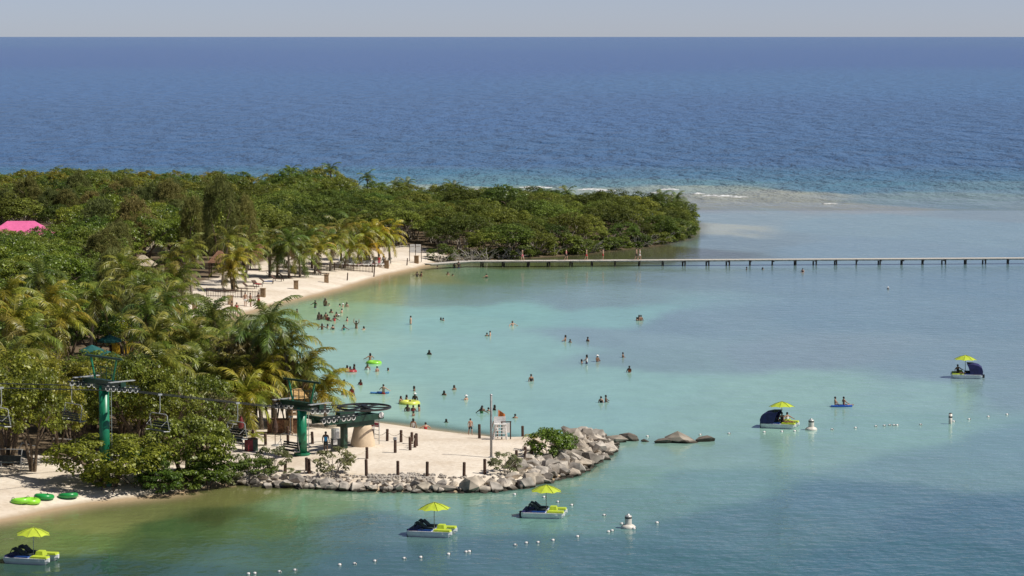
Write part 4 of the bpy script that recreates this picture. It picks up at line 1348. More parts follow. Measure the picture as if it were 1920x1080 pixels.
MB().box((0, 0, 1.14), (2.7, .8, .07)).obj('counter_top', M['wood_dark'], t)
x, y, z = spot(557, 815)
t = thing('wooden_lookout', 'tan wooden lookout chair with a pitched roof behind the short tower', 'lifeguard stand', (x, y, z), .3)
hh = (815 - 727) * y / FPX
for sx in (-.5, .5):
    for sy in (-.5, .5):
        MB().box((sx, sy, hh * .42), (.1, .1, hh * .84)).obj('leg', M['wood_tan'], t)
MB().box((0, 0, hh * .45), (1.2, 1.2, .1)).obj('platform', M['wood_tan'], t)
MB().box((0, .5, hh * .58), (1.1, .06, .6)).obj('backrest', M['wood_tan'], t)
MB().add([(-.8, -.8, hh * .8), (.8, -.8, hh * .8), (.8, .8, hh * .8), (-.8, .8, hh * .8), (-.35, 0, hh), (.35, 0, hh)], [(0, 1, 5, 4), (2, 3, 4, 5), (1, 2, 5), (3, 0, 4), (3, 2, 1, 0)]).obj('roof', mat('straw_roof', (.52, .33, .13), .9, .2, 8, .5), t)
x, y, z = spot(690, 822)
t = thing('white_rack', 'white tubular rack with hanging gear behind the lift station', 'rack', (x, y, z), .2)
f_ = MB()
for s in (-.35, .35):
    f_.tube([(s, 0, 0), (s, 0, 1.5)], .03, 6)
for q in (.4, .8, 1.2, 1.5):
    f_.tube([(-.35, 0, q), (.35, 0, q)], .025, 6)
f_.obj('frame', M['white'], t)
MB().box((.5, .1, 1.1), (.75, .4, .3), (0, .15, 0)).obj('rolled_gear', M['red'], t)
# tubes on the near beach
TUBE = MB().torus(.46, .19, 26, 10, flat=.9).mesh('tube_ring', M['plastic'], True)
HANDLE = MB().torus(.09, .02, 10, 5, axis='y').mesh('handle', M['rubber'], True)
for u, v, c, lab, tilt in [(39, 944, (.30, .78, .06), 'pale lime swim tube lying behind another on the near beach', .1), (57, 947, (.34, .82, .05), 'bright lime swim tube lying in front on the near beach', .06), (83, 942, (.02, .33, .07), 'dark green swim tube in the shade next to the lime ones', .1), (128, 941, (.02, .30, .07), 'dark green swim tube lying alone beside the tree shade', .15)]:
    x, y, z = spot(u, v)
    t = thing('swim_tube', lab, 'swim tube', (x, y, z + .15), random.uniform(0, 6), 'swim tubes on the near beach')
    t.rotation_euler = (tilt, .05, random.uniform(0, 6))
    obj('ring', TUBE, t, color=c, scale=1.12)
    for a in (0, 3.1):
        obj('handle', HANDLE, t, (.52 * math.cos(a), .52 * math.sin(a), .19), (0, 0, a))
# ---------------------------------------------------------------- people
def body_mesh(name, P, E, Rd):
    me = bpy.data.meshes.new('skeleton')
    me.from_pydata(P, E, [])
    o = bpy.data.objects.new('skeleton', me)
    COL.objects.link(o)
    sk = o.modifiers.new('skin', 'SKIN')
    sk.use_smooth_shade = True
    for i, r_ in enumerate(Rd):
        me.skin_vertices[0].data[i].radius = r_ if isinstance(r_, tuple) else (r_, r_)
    me.skin_vertices[0].data[0].use_root = True
    ss = o.modifiers.new('sub', 'SUBSURF'); ss.levels = 1; ss.render_levels = 1
    bpy.context.view_layer.update()
    dg = bpy.context.evaluated_depsgraph_get()
    out = bpy.data.meshes.new_from_object(o.evaluated_get(dg))
    out.name = name
    bpy.data.objects.remove(o)
    out.materials.clear(); out.materials.append(M['skin'])
    out.shade_smooth()
    return out
def figure(arm='down', leg='stand', seat=False, fat=1.0):
    P = [(0, 0, .93), (0, -.01, 1.08), (0, 0, 1.28), (0, .01, 1.42), (0, 0, 1.49), (0, -.015, 1.575), (0, -.01, 1.66)]
    Rd = [(.155 * fat, .11 * fat), (.135 * fat, .10 * fat), (.175 * fat, .11 * fat), (.10, .07), .052, (.082, .098), (.06, .075)]
    E = [(0, 1), (1, 2), (2, 3), (3, 4), (4, 5), (5, 6)]
    for s in (-1, 1):
        sh = (s * .195, 0, 1.385)
        if arm == 'down':
            el, wr, ha = (s * .26, .03, 1.12), (s * .27, -.06, .88), (s * .265, -.10, .79)
        elif arm == 'out':
            el, wr, ha = (s * .42, -.06, 1.24), (s * .56, -.22, 1.14), (s * .60, -.29, 1.11)
        elif arm == 'up':
            el, wr, ha = (s * .36, -.02, 1.56), (s * .34, -.05, 1.82), (s * .33, -.06, 1.92)
        else:
            el, wr, ha = (s * .25, -.08, 1.14), (s * .12, -.30, 1.12), (s * .06, -.34, 1.13)
        b = len(P)
        P += [sh, el, wr, ha]; Rd += [.062, .046, .034, (.042, .028)]
        E += [(3, b), (b, b + 1), (b + 1, b + 2), (b + 2, b + 3)]
        if leg == 'stand':
            hp, kn, an, to = (s * .095, 0, .86), (s * .105, -.015, .48), (s * .11, .02, .08), (s * .125, -.14, .03)
        elif leg == 'walk':
            hp, kn, an, to = (s * .09, 0, .86), (s * .1, -.02 - s * .14, .48), (s * .1, .08 - s * .2, .09), (s * .11, -.08 - s * .2, .035)
        else:
            hp, kn, an, to = (s * .10, -.03, .90), (s * .12, -.46, .96), (s * .13, -.86, .90), (s * .13, -.94, 1.0)
        b = len(P)
        P += [hp, kn, an, to]; Rd += [.092 * fat, .062, .042, (.045, .032)]
        E += [(0, b), (b, b + 1), (b + 1, b + 2), (b + 2, b + 3)]
    return P, E, Rd
BODY = {k: body_mesh('body', *figure(*a)) for k, a in dict(stand=('down', 'stand'), walk=('down', 'walk'), out=('out', 'stand'), up=('up', 'stand'), fold=('front', 'stand'), sit=('out', 'sit'), heavy=('down', 'stand', False, 1.25)).items()}
def garment(kind_, leg='stand', fat=1.0):
    P, E, Rd = figure('down', leg, False, fat)
    if kind_ == 'shorts':
        ids = [0, 11, 12, 19, 20]
        Pn = [P[0], P[11], tuple(Vector(P[11]).lerp(Vector(P[12]), .75)), P[19], tuple(Vector(P[19]).lerp(Vector(P[20]), .75)), tuple(Vector(P[0]).lerp(Vector(P[1]), .55))]
        me = body_mesh('shorts', Pn, [(0, 1), (1, 2), (0, 3), (3, 4), (0, 5)], [(.172 * fat, .128 * fat), .112, .098, .112, .098, (.15 * fat, .115 * fat)])
    else:
        Pn = [P[1], P[2], tuple(Vector(P[2]).lerp(Vector(P[3]), .6)), P[0]]
        me = body_mesh('top', Pn, [(0, 1), (1, 2), (0, 3)], [(.152 * fat, .116 * fat), (.192 * fat, .127 * fat), (.165, .10), (.165 * fat, .122 * fat)])
    me.materials.clear(); me.materials.append(M['cloth'])
    return me
SHORTS = {l: garment('shorts', l) for l in ('stand', 'walk', 'sit')}
TOP = garment('top')
HAIR = {'short': MB().lathe([(0, .115), (.05, .108), (.083, .075), (.098, .02), (.096, -.035), (.085, -.05)], 12, (0, .008, 1.60)).mesh('hair', M['hair'], True),
        'long': MB().lathe([(0, .115), (.05, .108), (.085, .075), (.10, .02), (.105, -.06), (.10, -.16), (.06, -.22)], 12, (0, .022, 1.60)).mesh('hair', M['hair'], True)}
HAT = MB().lathe([(0, .13), (.09, .12), (.105, .04), (.19, .025), (.19, .015), (.10, .02)], 14, (0, 0, 1.60)).mesh('hat', M['cloth'], True)
SKINS = [(.42, .24, .16), (.34, .19, .12), (.22, .12, .07), (.13, .07, .04), (.55, .34, .24), (.08, .045, .03)]
def person(x, y, z, rz, label, group, pose='stand', skin=None, shorts=None, top=None, hair='short', hat=None, s=1.0):
    t = thing('person', label, 'person', (x, y, z), rz, group, s)
    leg = 'walk' if pose == 'walk' else 'sit' if pose == 'sit' else 'stand'
    obj('body', BODY[pose], t, color=skin or random.choice(SKINS))
    if shorts:
        obj('shorts', SHORTS[leg], t, color=shorts)
    if top:
        obj('top', TOP, t, color=top)
    if hat:
        obj('hat', HAT, t, color=hat)
    else:
        obj('hair', HAIR[hair], t)
    return t
CNAME = {'red': (.55, .035, .04), 'black': (.02, .02, .022), 'blue': (.03, .13, .45), 'white': (.75, .74, .72), 'green': (.03, .16, .06), 'orange': (.85, .17, .03), 'pink': (.75, .16, .22), 'navy': (.02, .03, .10), 'teal': (.02, .2, .2)}
# bathers: place, depth (h head, c chest, w waist), colour of the top or cap
BATH = [
    ('wading in the crowd off the fenced beach', [(591, 577, 'w', 'green'), (610, 574, 'w', 'black'), (617, 573, 'h'), (637, 574, 'h'), (643, 575, 'h'), (650, 576, 'c'), (621, 587, 'h'), (641, 587, 'c'), (598, 600, 'w', 'green'), (603, 599, 'c'), (611, 599, 'w', 'pink'), (614, 600, 'c', 'red'), (617, 602, 'h'), (631, 594, 'c'), (627, 602, 'c', 'red'), (635, 594, 'h'), (651, 602, 'c', 'red'), (604, 618, 'c'), (614, 614, 'h'), (624, 618, 'c', 'black'), (645, 619, 'c', 'teal'), (668, 616, 'u'), (682, 618, 'h'), (557, 586, 'h')]),
    ('in the middle of the turquoise lagoon', [(770, 608, 'w', 'navy'), (831, 601, 'h'), (827, 600, 'h'), (805, 665, 'h'), (913, 630, 'h'), (919, 630, 'c'), (961, 611, 'c'), (996, 715, 'c', 'black')]),
    ('near the small green swim tube in the lagoon', [(694, 675, 'c'), (651, 696, 'c'), (657, 697, 'c', 'red'), (664, 695, 'c', 'pink'), (689, 694, 'c', 'white'), (707, 697, 'c'), (728, 695, 'h'), (645, 722, 'c'), (676, 722, 'c', 'red')]),
    ('off the sandy spit near the yellow swim tube', [(645, 741, 'h'), (660, 743, 'w', 'red'), (777, 733, 'h'), (752, 756, 'c'), (762, 753, 'c'), (778, 751, 'c'), (769, 757, 'h'), (764, 771, 'c'), (775, 771, 'c', 'red'), (786, 771, 'c'), (775, 780, 'h'), (775, 803, 'w', 'white'), (798, 805, 'c', 'red'), (837, 792, 'h')]),
    ('in calm water straight off the steel pole', [(833, 741, 'h'), (852, 731, 'h'), (874, 750, 'h'), (903, 775, 'c', 'green'), (904, 770, 'h'), (916, 771, 'h'), (927, 769, 'h'), (966, 784, 'h')]),
    ('on the outer side of the turquoise shallows', [(1060, 640, 'c'), (1069, 642, 'h'), (1102, 640, 'h'), (1091, 680, 'h'), (1100, 682, 'w', 'white'), (1120, 678, 'c'), (1168, 670, 'c', 'black'), (1180, 698, 'c', 'orange'), (1127, 755, 'c', 'black'), (1136, 754, 'c'), (1194, 601, 'h'), (1198, 601, 'c'), (1202, 601, 'c')]),
    ('at the shore end of the long jetty', [(782, 519, 'c', 'black'), (790, 519, 'c', 'black'), (820, 501, 'h'), (852, 503, 'w', 'black'), (860, 503, 'w', 'black'), (840, 515, 'h'), (849, 517, 'h'), (912, 521, 'c', 'black')]),
    ('far out in the grey water below the jetty', [(1505, 511, 'c', 'black'), (1400, 506, 'h'), (1430, 505, 'h'), (1665, 542, 'h')])]
DEPTH = {'h': -1.31, 'c': -1.08, 'w': -0.80, 'u': -0.9}
WORD = {'h': 'swimming', 'c': 'chest-deep', 'w': 'waist-deep', 'u': 'raising both arms'}
for place, lst in BATH:
    for b in lst:
        u, v, k = b[:3]
        cn = b[3] if len(b) > 3 else None
        x, y = gp(u, v)
        hat = random.random() < .08 and not cn
        lab = 'bather %s%s %s' % (WORD[k], (' in a %s top' % cn) if cn else (' in a white hat' if hat else ''), place)
        person(x, y, DEPTH[k], random.uniform(0, 6.28), lab, 'bathers ' + place, {'h': 'stand', 'c': random.choice(['out', 'fold', 'stand']), 'w': random.choice(['out', 'stand', 'heavy']), 'u': 'up'}[k],
               None, (CNAME['navy'] if k == 'w' else None), CNAME[cn] if cn else None, random.choice(['short', 'long']), CNAME['white'] if hat else None, random.uniform(.94, 1.06))
# swim rings and boards in the lagoon
for u, v, c, lab, s in [(701, 681, (.30, .72, .06), 'bright green swim tube floating with a bather in the lagoon', 1.25), (768, 757, (.66, .70, .12), 'yellow-green swim tube floating among bathers off the spit', 1.5), (658, 697, (.42, .05, .05), 'dark red swim tube between two bathers', .95)]:
    x, y = gp(u, v)
    t = thing('swim_tube', lab, 'swim tube', (x, y, .04), random.uniform(0, 6))
    obj('ring', TUBE, t, color=c, scale=s)
    obj('handle', HANDLE, t, (.5 * s, 0, .2 * s))
def board(name, u, v, L, c, lab, rz=0):
    x, y = gp(u, v)
    t = thing(name, lab, 'float', (x, y, .05), rz)
    mb = MB(); n = 9; top, bot = [], []
    for i in range(n):
        s = i / (n - 1)
        w_ = .30 * math.sin(math.pi * (.08 + .84 * s)) ** .6
        for q in (-1, 1):
            top.append((L * (s - .5), q * w_, .07 + .05 * (2 * s - 1) ** 2)); bot.append((L * (s - .5), q * w_ * .8, -.04))
    fs_ = []
    for i in range(n - 1):
        a = 2 * i; B_ = 2 * n
        fs_ += [(a, a + 2, a + 3, a + 1), (B_ + a, B_ + a + 1, B_ + a + 3, B_ + a + 2), (a, B_ + a, B_ + a + 2, a + 2), (a + 1, a + 3, B_ + a + 3, B_ + a + 1)]
    fs_ += [(0, 1, 2 * n + 1, 2 * n), (2 * n - 2, 4 * n - 2, 4 * n - 1, 2 * n - 1)]
    mb.add(top + bot, fs_)
    obj('deck', mb.mesh('deck', M['plastic']), t, color=c)
    MB().box((0, 0, .1), (.5, .3, .08)).obj('pillow', M['blue'], t)
    return t
board('float_mat', 712, 738, 1.75, (.10, .30, .70), 'blue float mat with a bather kneeling on it', 0)
board('float_mat', 1578, 763, 1.9, (.03, .14, .62), 'deep blue float mat carrying two people beyond the boats', .1)
x, y = gp(719, 739)
person(x, y, -.78, 2.6, 'bare-chested bather kneeling at the blue float mat', 'float riders', 'out', SKINS[4], CNAME['red'])
for u, lab, rz in [(1566, 'person sitting at the foot end of the deep blue float mat', 1.5), (1582, 'person sitting on the middle of the deep blue float mat', 1.9)]:
    x, y = gp(u, 762)
    person(x, y, -.82, rz, lab, 'float riders', 'sit', SKINS[1], CNAME['navy'])
# people on land
for u, v, pose, rz, sh, tp, lab in [
    (460, 577, 'stand', .4, 'white', None, 'person in white shorts standing at the water edge of the beach'), (485, 576, 'fold', -.6, 'red', None, 'person in red shorts standing with folded arms at the beach'),
    (470, 578, 'heavy', 2.0, 'black', None, 'stout person in black shorts at the water edge'), (444, 594, 'stand', 0, 'black', 'red', 'person in a red top standing where the beach meets the grove'),
    (435, 592, 'walk', 1.2, 'blue', None, 'person in blue shorts walking where the beach meets the grove'), (711, 501, 'stand', 0, 'pink', 'red', 'person in a red top standing in front of the loungers'),
    (882, 815, 'walk', .5, 'black', None, 'child in dark shorts walking in the shallows by the spit'), (611, 850, 'stand', 2.9, 'black', 'blue', 'lift operator in a bright blue shirt beside the control cabinet'),
    (930, 822, 'stand', .3, 'white', 'white', 'person in white beside the lifeguard stand'), (720, 499, 'stand', 2.2, 'black', 'white', 'person in a white top among the loungers'),
    (560, 790, 'fold', .2, 'red', 'red', 'person in red below the tan lookout chair')]:
    x, y, z = spot(u, v)
    person(x, y, z, rz, lab, None, pose, SKINS[random.choice([0, 1, 2])] if u != 611 else SKINS[3], CNAME[sh], (.03, .28, .62) if u == 611 else CNAME[tp] if tp else None, 'short', None, .8 if u == 882 else 1.0)

# ---------------------------------------------------------------- jetty
J = [Vector((*gp(802, 495, .75), .75)), Vector((*gp(878, 489.5, .85), .85)), Vector((*gp(1310, 487.0, .85), .85)), Vector((*gp(2150, 482.5, .85), .85))]
jt = thing('jetty', 'long narrow wooden jetty crossing the lagoon behind the headland', 'jetty', (J[0].x, J[0].y, 0))
org = Vector((J[0].x, J[0].y, 0))
PLANK = MB().box((0, 0, 0), (.94, 1.9, .06)).mesh('plank', M['wood_grey'])
cnt = 0
for a, b in zip(J, J[1:]):
    d = b - a; L = d.length; rz = math.atan2(d.y, d.x)
    mb = MB()
    for s in (-.7, .7):
        mb.box((0, s, -.13), (L, .12, .16))
    mid = (a + b) / 2 - org
    mb.obj('stringer', M['wood_grey'], jt, loc=mid, rot=(0, -math.asin(d.z / L), rz))
    n = int(L / .97)
    for i in range(n):
        if cnt > 290:
            break
        p = a + d * ((i + .5) / n) - org
        obj('plank', PLANK, jt, (p.x, p.y, p.z + random.uniform(-.006, .006)), (0, 0, rz + random.uniform(-.006, .006)), (L / n / .97, 1, 1), None); cnt += 1
PILE = MB().tube([(0, 0, -2.2), (0, 0, .78)], [.13, .11], 8).mesh('pile', M['pile'])
CAPB = MB().box((0, 0, .62), (.18, 1.9, .16)).mesh('pile_cap', M['pile'])
uu = 905
while uu < 1960:
    s = (uu - 878) / (1310 - 878) if uu < 1310 else (uu - 1310) / (2150 - 1310)
    p = (J[1].lerp(J[2], s) if uu < 1310 else J[2].lerp(J[3], s)) - org
    for s2 in (-.72, .72):
        obj('pile', PILE, jt, (p.x + random.uniform(-.25, .25), p.y + s2, 0))
    obj('pile_cap', CAPB, jt, (p.x, p.y, -.01))
    uu += 41 + random.uniform(-4, 4)
for u, v, pose, sh, tp, lab in [(979, 487, 'walk', 'pink', None, 'person walking on the jetty in front of the mangroves, bare back'), (1061, 486.5, 'walk', 'black', 'pink', 'person in a pale pink top strolling along the jetty'), (1099, 487, 'walk', 'red', None, 'person in dark red shorts walking along the jetty'), (1130, 487, 'stand', 'red', None, 'person in bright red shorts standing on the jetty'), (1193, 486.5, 'walk', 'black', None, 'one of a pair walking on the jetty, in black shorts'), (1199, 486.5, 'walk', 'white', 'white', 'one of a pair walking on the jetty, in white')]:
    s = (u - 878) / (1310 - 878)
    p = J[1].lerp(J[2], s)
    person(p.x, p.y, p.z + .03, 1.6 if u > 1000 else -1.5, lab, None, pose, SKINS[4], CNAME[sh], CNAME[tp] if tp else None)

# ---------------------------------------------------------------- beach furniture
PICK = MB().box((0, 0, .5), (.05, .03, 1.0)).mesh('picket', M['wood_dark'])
def fence(a, b, lab):
    A, B = spot(*a), spot(*b)
    d = Vector(B) - Vector(A); L = d.xy.length; rz = math.atan2(d.y, d.x)
    t = thing('picket_fence', lab, 'fence', A, rz)
    n = int(L / .21)
    for i in range(n + 1):
        s = i / n
        obj('picket', PICK, t, (L * s, 0, d.z * s + random.uniform(-.02, .02)))
    for q in (.2, .85):
        MB().box((L / 2, .03, q + d.z / 2), (L, .03, .07), (0, -math.atan2(d.z, L), 0)).obj('rail', M['wood_dark'], t)
    for s in (0, .33, .66, 1):
        MB().box((L * s, .07, .55 + d.z * s), (.1, .1, 1.2)).obj('fence_post', M['wood_dark'], t)
fence((388, 557), (486, 561), 'dark picket fence across the sand beside the grove')
fence((592, 506), (699, 513), 'dark picket fence in front of the loungers near the jetty')
fence((505, 503), (592, 503), 'dark picket fence behind the palms of the beach')
BOXP = MB().box((0, 0, .52), (.6, .5, 1.04), None, .96).mesh('bollard_case', M['wood_tan'])
BOXL = MB().box((0, 0, 1.08), (.68, .58, .07)).mesh('lid', M['wood_tan'])
for u, v, lab in [(365, 584, 'half hidden beside the grove'), (432, 571, 'in front of the first picket fence'), (493, 557, 'at the end of the first picket fence'), (555, 542, 'alone in the middle of the beach'), (612, 530, 'near the palms in the middle of the beach'), (725, 507, 'at the end of the second picket fence'), (781, 496, 'below the double sign at the jetty')]:
    x, y, z = spot(u, v)
    t = thing('wooden_bollard', 'square tan wooden bollard ' + lab, 'bollard', (x, y, z), random.uniform(-.4, .4), 'square wooden bollards along the beach')
    obj('case', BOXP, t); obj('lid', BOXL, t)
for u, v, h, lab in [(651, 527, 1.0, 'short leaning brown stake at the wash of the beach'), (701, 520, 2.0, 'tall brown stake at the end of the second picket fence'), (763, 502, 1.0, 'short brown stake on the beach near the jetty')]:
    x, y, z = spot(u, v)
    t = thing('stake', lab, 'post', (x, y, z))
    t.rotation_euler = (0, .08, 0)
    MB().tube([(0, 0, -.2), (0, 0, h)], [.09, .07], 8).obj('shaft', M['wood_dark'], t)
    MB().lathe([(.0, .08), (.07, .0)], 8, (0, 0, h)).obj('tip', M['wood_dark'], t)
x, y, z = spot(779, 492)
t = thing('double_sign', 'two pale rectangular sign panels on dark posts at the jetty', 'sign', (x, y, z))
for s in (-.85, 0.02, .85):
    MB().box((s, 0, 1.3), (.09, .09, 2.6)).obj('post', M['wood_dark'], t)
for s in (-.43, .43):
    p_ = MB().box((s, -.06, 1.95), (.72, .04, 1.2)).obj('panel', mat('sign_white', (.86, .85, .82), .7, .05, 6), t)
    MB().box((s, -.09, 2.3), (.5, .02, .12)).obj('panel_heading', M['wood_grey'], p_)
def lounger(u, v, rz, dark, lab, grp, tow=None):
    x, y, z = spot(u, v)
    t = thing('sun_lounger', lab, 'sun lounger', (x, y, z), rz, grp)
    m_ = M['wood_dark'] if dark else M['white']
    obj('seat', LSEAT[dark], t); obj('backrest', LBACK[dark], t)
    for sx in (-.8, .5):
        for sy in (-.27, .27):
            obj('leg', LLEG[dark], t, (sx, sy, 0))
    if tow:
        MB().box((-.2, 0, .345), (1.0, .5, .03)).obj('towel', mat('towel', tow, .9), t)
LSEAT = [MB().box((-.25, 0, .30), (1.35, .62, .06)).mesh('seat', m_) for m_ in (M['white'], M['wood_dark'])]
LBACK = [MB().box((.62, 0, .50), (.75, .62, .06), (0, -.65, 0)).mesh('backrest', m_) for m_ in (M['white'], M['wood_dark'])]
LLEG = [MB().box((0, 0, .14), (.06, .06, .28)).mesh('leg', m_) for m_ in (M['white'], M['wood_dark'])]
for i in range(22):
    u = 640 + (i % 11) * 8.6 + random.uniform(-1.5, 1.5); v = 493 + (i // 11) * 6.5 + random.uniform(-1, 1)
    tw = random.choice([None, None, (.45, .08, .1), (.7, .68, .62)])
    lounger(u, v, random.uniform(.9, 1.6), 0, 'white sun lounger in the rows behind the second picket fence' + (' with a red towel' if tw and tw[0] < .5 else ' with a pale towel' if tw else ''), 'white loungers behind the fence', tw)
for i, (u, v) in enumerate([(452, 545), (468, 541), (482, 537), (500, 532), (520, 527), (535, 522), (560, 518), (575, 515), (430, 548), (605, 516), (512, 521), (548, 511)]):
    tw = (.02, .22, .62) if i == 3 else (.55, .04, .05) if i == 2 else None
    lounger(u, v, random.uniform(2.2, 3.4), 1, 'dark sun lounger in the shade of the beach palms' + (' with a bright blue towel' if i == 3 else ' with a red towel' if i == 2 else ''), 'dark loungers below the palms', tw)

# ---------------------------------------------------------------- huts and the pink roof among the trees
def hut(u, vt, vb, w_, roofm, lab, name='thatched_hut', dpt=None, wallm=None, rz=0.):
    x, y, z, h = by_top(u, vt, vb)
    t = thing(name, lab, 'hut', (x, y, z), rz)
    dpt = dpt or w_
    e = h * .62
    for sx in (-1, 1):
        for sy in (-1, 1):
            MB().box((sx * w_ * .42, sy * dpt * .42, e / 2), (.16, .16, e)).obj('post', M['wood_dark'], t)
    rf = MB()
    rg = max(w_ - dpt, 0) / 2 + .25
    for k in range(3):
        a, b = k / 3, (k + 1) / 3
        def ring_(s, lift):
            ww, dd2 = w_ / 2 * (1 - s) + rg * s, dpt / 2 * (1 - s) + .08 * s
            zz_ = e - .15 + (h - e + .15) * s + lift
            return [(-ww, -dd2, zz_), (ww, -dd2, zz_), (ww, dd2, zz_), (-ww, dd2, zz_)]
        rf.add(ring_(a, 0) + ring_(b, .03), [(0, 1, 5, 4), (1, 2, 6, 5), (2, 3, 7, 6), (3, 0, 4, 7), (3, 2, 1, 0), (4, 5, 6, 7)])
    rf.obj('roof', roofm, t)
    if wallm:
        MB().box((0, 0, e * .5), (w_ * .8, dpt * .8, e - .1)).obj('wall', wallm, t)
        MB().box((0, -dpt * .41, e * .4), (1.0, .08, e * .75)).obj('door', M['wood_dark'], t)
        for s in (-.25, .25):
            MB().box((w_ * s, -dpt * .41, e * .55), (1.1, .08, 1.0)).obj('window', M['black_steel'], t)
hut(40, 414, 472, 9.5, M['pink'], 'building with a bright pink hipped roof showing through the wood', 'pink_roof_house', 6.0, M['cream'], .05)
hut(292, 452, 498, 3.4, M['thatch'], 'hut with a pale dry thatch roof deeper in the wood behind a similar hut')
hut(268, 478, 522, 3.4, M['thatch'], 'hut with a pale dry thatch roof in the wood closer to the palm grove')
hut(412, 470, 520, 3.0, M['brown_roof'], 'hut with a reddish brown roof behind the first beach palms')
hut(487, 458, 506, 3.4, M['brown_roof'], 'hut with a brown roof between the dark beach palms')
def parasol_open(u, v, h, m_, lab, rad=1.25, tilt=0.2):
    x, y = gp(u, v, h + 1.2); z = ground_z(x, y)
    t = thing('market_umbrella', lab, 'umbrella', (x, y, z), random.uniform(0, 6), 'teal umbrellas of the snack stall')
    MB().tube([(0, 0, 0), (0, 0, h + .1)], .035, 6).obj('pole', M['wood_dark'], t)
    for k in range(8):
        a, b = k * math.pi / 4, (k + 1) * math.pi / 4
        cv = MB()
        e0, e1 = (rad * math.cos(a), rad * math.sin(a), h - .55), (rad * math.cos(b), rad * math.sin(b), h - .55)
        cv.add([(0, 0, h), e0, e1, (e0[0], e0[1], h - .72), (e1[0], e1[1], h - .72)], [(0, 1, 2), (1, 3, 4, 2)])
        cv.obj('panel', m_, t)
for u, v, lab in [(205, 622, 'open teal umbrella next to the yellow stall'), (172, 642, 'open teal umbrella at the palm beside the snack stall'), (200, 652, 'open teal umbrella lowest in front of the stall')]:
    parasol_open(u, v, 3.2, M['teal'], lab)
x, y = gp(228, 612, 3.6); z = ground_z(x, y)
t = thing('snack_stall', 'snack stall with a yellow and white striped awning among the palms', 'stall', (x, y, z), .2)
for sx in (-1.1, 1.1):
    for sy in (-.8, .8):
        MB().box((sx, sy, 1.4), (.1, .1, 2.8)).obj('post', M['wood_dark'], t)
MB().box((0, 0, .55), (2.1, 1.5, 1.1)).obj('counter', M['yellow'], t)
for k in range(8):
    MB().box((-1.22 + k * .35, -.15, 2.95), (.34, 2.1, .05), (.42, 0, 0)).obj('awning_stripe', M['yellow'] if k % 2 else M['white'], t)
MB().box((0, .75, 3.15), (2.7, .1, .5)).obj('fascia', M['red'], t)

# ---------------------------------------------------------------- pedal boats, buoys, floats
M['seam'] = mat('lime_seam', (.20, .24, .02), .6, .1)
def canopy_panels(t, rad, z0, rise, m_):
    for k in range(8):
        a, b = k * math.pi / 4, (k + 1) * math.pi / 4
        cv = MB()
        e0, e1 = (rad * math.cos(a), rad * math.sin(a), z0), (rad * math.cos(b), rad * math.sin(b), z0)
        md = ((e0[0] + e1[0]) * .47, (e0[1] + e1[1]) * .47, z0 + .05)
        h0, h1 = tuple(q * .5 for q in e0[:2]) + (z0 + rise * .62,), tuple(q * .5 for q in e1[:2]) + (z0 + rise * .62,)
        cv.add([(0, 0, z0 + rise), h0, h1, e0, md, e1], [(0, 1, 2), (1, 3, 4), (1, 4, 2), (2, 4, 5)])
        pn = cv.obj('panel', m_, t)
        MB().tube([(0, 0, z0 + rise + .012), (h0[0], h0[1], h0[2] + .012), (e0[0], e0[1], e0[2] + .012)], .016, 4).obj('rib', M['seam'], pn)
